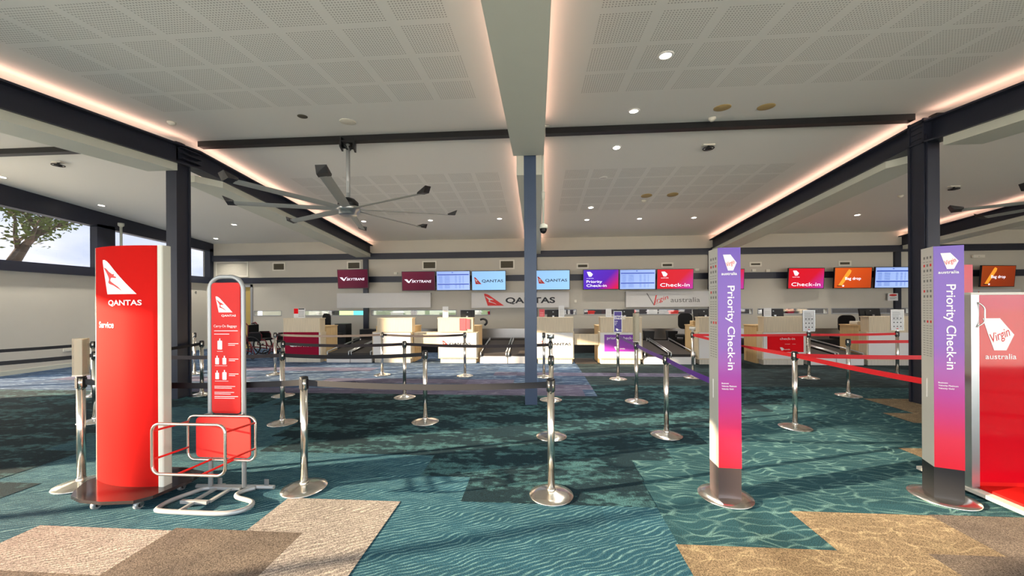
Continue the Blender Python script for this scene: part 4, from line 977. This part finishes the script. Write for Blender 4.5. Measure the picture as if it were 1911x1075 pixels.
# ------------------------------------------------------------------ check-in desks
DY = 9.85
def desk(x0, x1, side, label, poster=None, lower=None):
    cx = (x0+x1)/2; W = (x1-x0)/2
    t = thing('check_in_desk', label, 'desk', (cx, DY, 0))
    l0, l1 = (-W-.03, W+.02) if lower is None else (lower[0]-cx, lower[1]-cx)
    q = MB(); q.box(l0+.05, l1-.05, .06, .265, 0, .13); q.build('plinth', 'plinth', t)
    q = MB(); q.box(l0, l1, .03, .265, .13, .84); q.build('body', 'wood', t)
    q = MB(); q.box(l0+.03, l1-.03, .015, .03, .16, .82)
    for a_ in (l0+.08, l1-.08):
        for z in (.2, .77): q.cyl((a_, .013, z), (a_, .016, z), .008, n=8)
    fp = q.build('front_panel', 'whitepanel', t)
    q = MB(); q.box(-W, W, 0, .03, .84, 1.20); q.box(-W, -W+.03, .03, .25, .84, 1.20); q.box(W-.03, W, .03, .25, .84, 1.20); q.box(-W-.01, W+.01, -.01, .27, 1.20, 1.225); q.build('counter_screen', 'wood', t)
    q = MB(); q.box(l0-.01, l1+.01, .27, .88, .965, .99); q.build('worktop', 'woodwarm', t)
    q = MB(); q.box(l0, l1, .27, .86, 0, .965); q.build('rear_cabinet', 'woodwarm', t)
    y_ = .0115
    if poster == 'maroon':
        q = MB(); q.box(l0+.02, l1-.06, .008, .014, .20, .84); p = q.build('poster', 'maroon', t)
        q = MB(); q.add([(-.44+a_, .0065, .46+b_) for a_, b_ in ((0, .08), (.12, -.02), (.2, -.03), (.26, .08), (.2, .06), (.14, .02))], [(0, 1, 5), (1, 2, 5), (2, 3, 4, 5)]); put_text(q, 'SKYTRANS', -.22, .44, .075, .0065, width=.66, bold=.02, shear=.25); q.build('lettering', 'white', p)
    elif poster == 'tail':
        q = MB(); put_tail(q, -.36, .46, .20, .15, y_, 1, 2); put_text(q, 'QANTAS', -.17, .49, .062, y_, width=.58, bold=.02); q.build('lettering', ['ink', 'redlogo', 'whitepanel'], fp)
    elif poster == 'purple':
        q = MB(); q.box(l0+.13, l1-.12, .008, .014, .33, .77); p = q.build('poster', 'purpleposter', t)
        q = MB(); put_text(q, 'priority check-in', -.36, .65, .07, .0065, width=.74, bold=.005); q.add([(-.18+a_*.11, .0065, .37+b_*.09) for a_, b_ in HEX], [tuple(range(6))]); put_text(q, 'australia', -.07, .39, .035, .0065, bold=.01); q.build('lettering', 'white', p)
    elif poster == 'red':
        q = MB(); q.box(l0+.12, l1-.08, .008, .014, .33, .78); p = q.build('poster', 'redposter', t)
        q = MB(); put_text(q, 'check-in', -.12, .64, .06, .0065, width=.36); q.box(.0, .12, .006, .0065, .53, .535); q.box(.18, .26, .006, .0065, .53, .535); q.add([(-.12+a_*.10, .0065, .37+b_*.08) for a_, b_ in HEX], [tuple(range(6))]); put_text(q, 'australia', -.02, .385, .03, .0065, bold=.01); q.build('lettering', 'white', p)
    return t
desk(-7.04, -5.99, 1, 'check-in desk with maroon airline poster at the far left', 'maroon')
desk(-4.37, -3.40, 1, 'check-in desk with plain white front, second from left', None, (-4.52, -3.42))
desk(-2.69, -1.74, 1, 'sunlit check-in desk with red tail logo left of the central column', 'tail', (-2.69, -1.62))
desk(-.03, .92, 1, 'sunlit check-in desk with tail logo right behind the central column', 'tail')
desk(1.62, 2.68, -1, 'check-in desk with violet priority poster', 'purple')
desk(4.12, 5.12, -1, 'check-in desk partly hidden behind the first violet pillar')
desk(5.70, 6.72, -1, 'check-in desk with red check-in poster', 'red')
desk(8.20, 9.25, -1, 'check-in desk with plain white front left of the right steel column')
desk(9.75, 10.8, -1, 'check-in desk seen only beyond the right steel column')
def bridge(x0, x1, label):
    q = MB(); q.box(x0, x1, DY+.12, DY+.16, .50, .80); q.box(x0, x1, DY+.12, DY+.5, .80, .82)
    q.box(x0, x0+.03, DY+.16, DY+.4, .50, .80); tag(q.build('gate_panel', 'wood'), label, 'panel')
bridge(-3.395, -2.71, 'low wooden panel bridging the gap between the two white desks'); 
q = MB(); q.box(.955, 1.575, DY+.05, DY+.10, .50, .78) ; tag(q.build('gate_panel', 'wood'), 'low wooden panel bridging the gap beside the violet poster desk', 'panel')
q = MB(); q.rbox(.98, 1.55, DY+.02, DY+1.0, .001, .016, .02, axis='Z'); tag(q.build('floor_mat', 'rubber'), 'black mat on the floor in the gap left of violet poster desk', 'mat')

# baggage conveyors between the desks
def conveyor(x0, x1, label):
    t = thing('baggage_conveyor', label, 'conveyor', ((x0+x1)/2, DY+.05, 0)); W = (x1-x0)/2; D = 1.9
    q = MB(); q.box(-W, W, 0, .04, .0, .19); q.box(-W+.02, W-.02, .04, D, 0, .17); q.build('base_unit', 'whitepanel', t)
    q = MB(); q.hexa([(-W+.04, .0, .19), (W-.04, .0, .19), (W-.04, D, .34), (-W+.04, D, .34), (-W+.04, .0, .26), (W-.04, .0, .26), (W-.04, D, .44), (-W+.04, D, .44)])
    q.build('belt', 'rubber', t)
    for s_ in (-1, 1):
        q = MB(); x = s_*(W-.025); q.cyl((x, -.01, .30), (x, D, .50), .02, n=10); q.cyl((x, -.01, .30), (x, .0, .17), .018, n=8); q.cyl((x, D, .3), (x, D, .5), .015, n=8); q.build('side_rail', 'satin', t)
conveyor(-5.83, -5.17, 'baggage conveyor left of the blank white desk, left lane'); conveyor(-5.15, -4.55, 'baggage conveyor left of the blank white desk, right lane')
conveyor(-1.56, -.83, 'baggage conveyor left of the central column, left lane'); conveyor(-.81, -.08, 'baggage conveyor behind the central column, right lane')
conveyor(2.74, 3.38, 'baggage conveyor right of violet poster desk, left lane'); conveyor(3.40, 4.04, 'baggage conveyor right of violet poster desk, right lane')
conveyor(6.80, 7.46, 'baggage conveyor right of red poster desk, left lane'); conveyor(7.48, 8.12, 'baggage conveyor right of red poster desk, right lane')
t = thing('collector_belt', 'long dark collector belt with stainless splashback behind the desks', 'conveyor', (2.0, 12.2, 0))
q = MB(); q.box(-8.2, 9, -.1, .35, 0, .42); q.build('base_unit', 'black', t)
q = MB(); q.box(-8.2, 9, -.1, .35, .42, .45); q.build('belt', 'rubber', t)
q = MB(); q.box(-8.2, 9, .35, .38, .2, .76); q.build('splashback', 'stainless', t)

# monitors, notices and chairs at the desks
def monitor(x, y, z, rz, label, w_=.52):
    t = thing('computer_monitor', label, 'monitor', (x, y, z), rz)
    W = w_/2; tl = Matrix.Rotation(math.radians(-8), 4, 'X')
    q = MB(); q.rbox(-W, W, -.02, .02, .08, .42, .015); q.rbox(-W*.5, W*.5, -.035, -.02, .14, .34, .02); q.xf(tl); q.build('panel', 'black', t)
    q = MB(); q.add([(.018*math.cos(a_), -.0365, .36+.012*math.sin(a_)) for a_ in [2*PI*i/12 for i in range(12)]], [tuple(range(12))]); q.xf(tl); q.build('badge', 'satin', t)
    q = MB(); q.rbox(-.11, .11, -.10, .08, 0, .012, .02, axis='Z'); q.box(-.025, .025, -.075, -.05, .01, .26); q.build('stand', 'satin', t)
monitor(-2.0, 10.45, .995, 0, 'dark monitor with clutter above the sunlit desk with leaflets', .40); monitor(.42, 10.45, .995, 0, 'dark monitor on desk just right of the central column', .34)
monitor(2.37, 10.45, .995, 0, 'dark monitor behind the indigo priority card', .56); monitor(4.5, 10.45, .995, .12, 'black monitor left of the first violet pillar', .56)
monitor(6.3, 10.45, .995, -.05, 'black monitor on the red poster desk'); monitor(8.75, 10.45, .995, .1, 'black monitor on the desk by the right steel column', .56)
def notice(x, w_, h, m, label, y=DY+.15, z=1.225):
    t = thing('counter_notice', label, 'notice', (x, y, z))
    q = MB(); q.box(-w_/2, w_/2, -.03, .04, 0, .008); q.box(-w_/2, w_/2, .004, .007, .008, h); q.build('holder', 'satin' if m == 'paper' else 'offwhite', t)
    q = MB(); q.box(-w_/2+.004, w_/2-.004, 0, .003, .012, h-.004); p = q.build('sheet', m, t)
    q = MB()
    for k in range(int(h/.04)-2): q.box(-w_*.36, w_*.3, -.0008, -.0002, .04+k*.04, .046+k*.04)
    q.build('small_print', 'greytext' if m == 'paper' else 'white', p)
    return t
notice(-2.52, .16, .30, 'paper', 'tall white notice standing on the sunlit leaflet desk'); notice(.62, .15, .31, 'paper', 'tall white notice on the desk right of the central column'); notice(.10, .15, .22, 'pinkpaper', 'pink notice on the desk right of the central column')
notice(1.86, .15, .22, 'paper', 'white notice on the violet poster desk'); notice(5.88, .19, .22, 'paper', 'clear white notice on the red poster desk')
t = thing('price_board', 'red and white notice board standing on the maroon poster desk', 'notice', (-6.68, DY+.15, 1.225))
q = MB(); q.box(-.16, .16, 0, .02, 0, .27); q.build('board', 'paper', t)
q = MB(); q.box(-.155, -.03, -.004, 0, .12, .265, 0); q.box(-.02, .15, -.004, 0, .235, .265, 1)
for r_ in range(4):
    for c_ in range(4): q.box(-.015+c_*.042, .008+c_*.042, -.003, 0, .04+r_*.045, .06+r_*.045, 2)
q.build('print', ['redposter', 'black', 'greytext'], t)
q = MB()
for k, (a0, a1, z0, z1) in enumerate(((-2.10, -1.93, .88, 1.21), (-1.92, -1.82, .92, 1.19))):
    tag(MB().box(a0, a1, DY-.014, DY-.010, z0, z1).build('leaflet', 'pinkpaper'), 'red leaflet %s hanging on the sunlit desk front' % ('larger one' if k == 0 else 'smaller one'), 'leaflet')
def chair(x, y, rz, label, z0=.5):
    t = thing('office_chair', label, 'chair', (x, y, 0), rz)
    q = MB()
    for k in range(5):
        a_ = 2*PI*k/5; q.cyl((0, 0, .09), (.26*math.cos(a_), .26*math.sin(a_), .07), .018, .012, n=8); q.cyl((.26*math.cos(a_), .26*math.sin(a_)-.015, .03), (.26*math.cos(a_), .26*math.sin(a_)+.015, .03), .03, n=10)
    q.cyl((0, 0, .08), (0, 0, z0), .025, n=10); q.build('base', 'black', t)
    q = MB(); q.rbox(-.23, .23, -.22, .22, z0, z0+.07, .08, axis='Z'); q.build('seat', 'blackfab', t)
    q = MB(); q.rbox(-.20, .20, .20, .25, z0+.22, z0+.70, .13, n=6); q.tube([(0, .1, z0), (0, .27, z0+.03), (0, .27, z0+.4)], .02); q.build('backrest', 'blackfab', t)
chair(-6.45, 11.35, math.radians(150), 'black office chair behind the maroon poster desk', .62); chair(4.33, 11.4, math.radians(-28), 'black office chair between the violet desk and first pillar', .58); chair(8.75, 11.4, math.radians(170), 'black office chair between the red poster desk and the right column', .52)
q = MB(); q.tube(smooth_pts([(-1.50, 10.35, .995), (-1.44, 10.35, 1.05), (-1.45, 10.35, 1.13), (-1.53, 10.35, 1.17), (-1.62, 10.35, 1.15)]), .03, 8); tag(q.build('desk_phone', 'black'), 'black curved handset at the right end of the leaflet desk', 'phone')
q = MB(); q.rbox(-6.85, -6.45, 12.1, 12.5, 0, .95, .02, axis='Z'); q.box(-6.8, -6.5, 12.09, 12.1, .5, .52); tag(q.build('equipment_cabinet', 'black'), 'black equipment cabinet right of the maroon poster desk', 'cabinet')
q = MB(); q.rbox(-6.0, -5.5, 12.15, 12.5, .452, .76, .01, axis='Z'); tag(q.build('baggage_scanner', 'black'), 'black box on the conveyor behind the blank white desk', 'scanner')
for x, l in ((3.46, 'left'), (4.16, 'right')):
    q = MB(); q.hexa([(x-.08, 11.88, 0), (x+.08, 11.88, 0), (x+.08, 12.0, 0), (x-.08, 12.0, 0), (x-.15, 11.85, .72), (x+.15, 11.85, .72), (x+.15, 12.08, .72), (x-.15, 12.08, .72)]); tag(q.build('waste_bin', 'black'), '%s tapered black bin beside the conveyors right of the violet desk' % l, 'bin')
q = MB(); q.rbox(8.25, 8.5, 10.25, 10.5, .991, 1.08, .02); tag(q.build('card_printer', 'offwhite'), 'small white device on the cabinet by the right column', 'device')
q = MB(); q.rbox(4.0, 4.12, 10.2, 10.4, .991, 1.11, .02); o = q.build('card_box', 'woodwarm'); o.location.x = .1; tag(o, 'small tan box on the cabinet left of the first pillar', 'box')

# wheelchairs parked by the left of the desks
def wheelchair(x, y, rz, label, m='maroonframe'):
    t = thing('wheelchair', label, 'wheelchair', (x, y, 0), rz)
    for s_ in (-1, 1):
        q = MB(); cx = s_*.28
        q.tube([(cx, .10+.29*math.cos(a_), .305+.29*math.sin(a_)) for a_ in [2*PI*i/28 for i in range(28)]], .022, 6, True); q.cyl((cx-.02, .10, .305), (cx+.02, .10, .305), .03, n=10)
        for k in range(10): a_ = 2*PI*k/10; q.cyl((cx, .10, .305), (cx, .10+.28*math.cos(a_), .305+.28*math.sin(a_)), .003, n=4)
        q.build('large_wheel', 'darkwheel', t)
        q = MB(); q.tube([(cx, -.35+.085*math.cos(a_), .1+.085*math.sin(a_)) for a_ in [2*PI*i/16 for i in range(16)]], .014, 6, True); q.cyl((cx-.01, -.35, .1), (cx+.01, -.35, .1), .03, n=8); q.build('castor', 'darkwheel', t)
        q = MB(); f_ = s_*.23
        q.tube([(f_, .22, .30), (f_, .22, .95), (f_, .30, 1.04), (f_, .40, 1.0)], .018, 8); q.tube([(f_, .22, .50), (f_, -.28, .50), (f_, -.34, .44), (f_, -.36, .2)], .018, 8); q.tube([(f_, .22, .3), (f_, -.34, .24)], .018, 8); q.tube([(f_, .22, .72), (f_, -.15, .72), (f_, -.2, .66), (f_, -.2, .5)], .013, 8); q.tube([(f_, -.34, .44), (f_, -.5, .14)], .012, 8); q.build('side_frame', m, t)
        q = MB(); q.cyl((f_, .30, .985), (f_, .42, 1.0), .02, n=8); q.build('push_handle', 'black', t)
        q = MB(); q.rbox(f_-.03, f_+.03, -.15, .15, .725, .75, .01, axis='Z'); q.build('armrest', 'black', t)
        q = MB(); q.box(min(f_, f_-s_*.16), max(f_, f_-s_*.16), -.62, -.46, .12, .135); q.build('footplate', 'black', t)
    q = MB(); q.box(-.23, .23, -.25, .2, .47, .53); q.build('seat', 'blackfab', t)
    for s_ in (-1, 1):
        q = MB(); q.rbox(s_*.245-.006, s_*.245+.006, -.18, .2, .45, .72, .03, axis='X'); q.build('side_guard', 'blackfab', t)
    q = MB(); q.box(-.235, .235, .19, .235, .50, .97); q.build('backrest', 'blackfab', t)
wheelchair(-8.75, 10.15, math.radians(80), 'maroon framed wheelchair partly behind the baggage gauge stand'); wheelchair(-7.65, 10.95, math.radians(-12), 'dark wheelchair with raised handles beside the maroon poster desk')
wheelchair(-8.9, 11.35, math.radians(95), 'maroon framed wheelchair parked behind the other two')

# ------------------------------------------------------------------ outside
q = MB(); q.box(-40, XL-.25, 7.36, 7.6, -.3, 9.5); struct(q.build('wall_sunblock', 'concrete'))  # unseen wall added to keep the sun out of the high windows
q = MB(); q.box(-120, 120, -90, 120, -.35, -.22); struct(q.build('ground', 'concrete'))
def tree(x, y, h, label):
    t = thing('street_tree', label, 'tree', (x, y, -.22)); rnd = random.Random(5)
    q = MB(); tips = []
    def br(p, d, L, r, k):
        e = p+d*L; mid = p+d*L*.5+Vector((rnd.uniform(-.1, .1), rnd.uniform(-.1, .1), rnd.uniform(-.05, .1)))*L
        q.cyl(p, mid, r, r*.85, n=7); q.cyl(mid, e, r*.85, r*.65, n=7)
        if k == 0: tips.append(e); return
        if k < 3: tips.append(mid)
        for j in range(3 if k > 1 else 3):
            nd = (d+Vector((rnd.uniform(-1, 1), rnd.uniform(-1, 1), rnd.uniform(-.25, .5)))*.8).normalized(); br(e, nd, L*rnd.uniform(.6, .8), r*.55, k-1)
    br(Vector((0, 0, 0)), Vector((0, 0, 1)), h*.33, .28, 4); q.build('trunk', 'bark', t)
    q = MB(); V = []; Fs = []
    for p in tips:
        for j in range(34):
            c_ = p+Vector((rnd.gauss(0, .34), rnd.gauss(0, .34), rnd.gauss(.05, .2))); s = rnd.uniform(.06, .13)
            a_ = Vector((rnd.uniform(-1, 1), rnd.uniform(-1, 1), rnd.uniform(-.6, .6))).normalized()*s; b_ = a_.orthogonal().normalized()*s*.5; o = len(V)
            V += [tuple(c_-a_), tuple(c_+b_), tuple(c_+a_), tuple(c_-b_)]; Fs.append((o, o+1, o+2, o+3))
    q.add(V, Fs); q.build('foliage', 'leaf', t)
tree(-23.5, 14.6, 9.0, 'spreading green tree outside the upper left window')
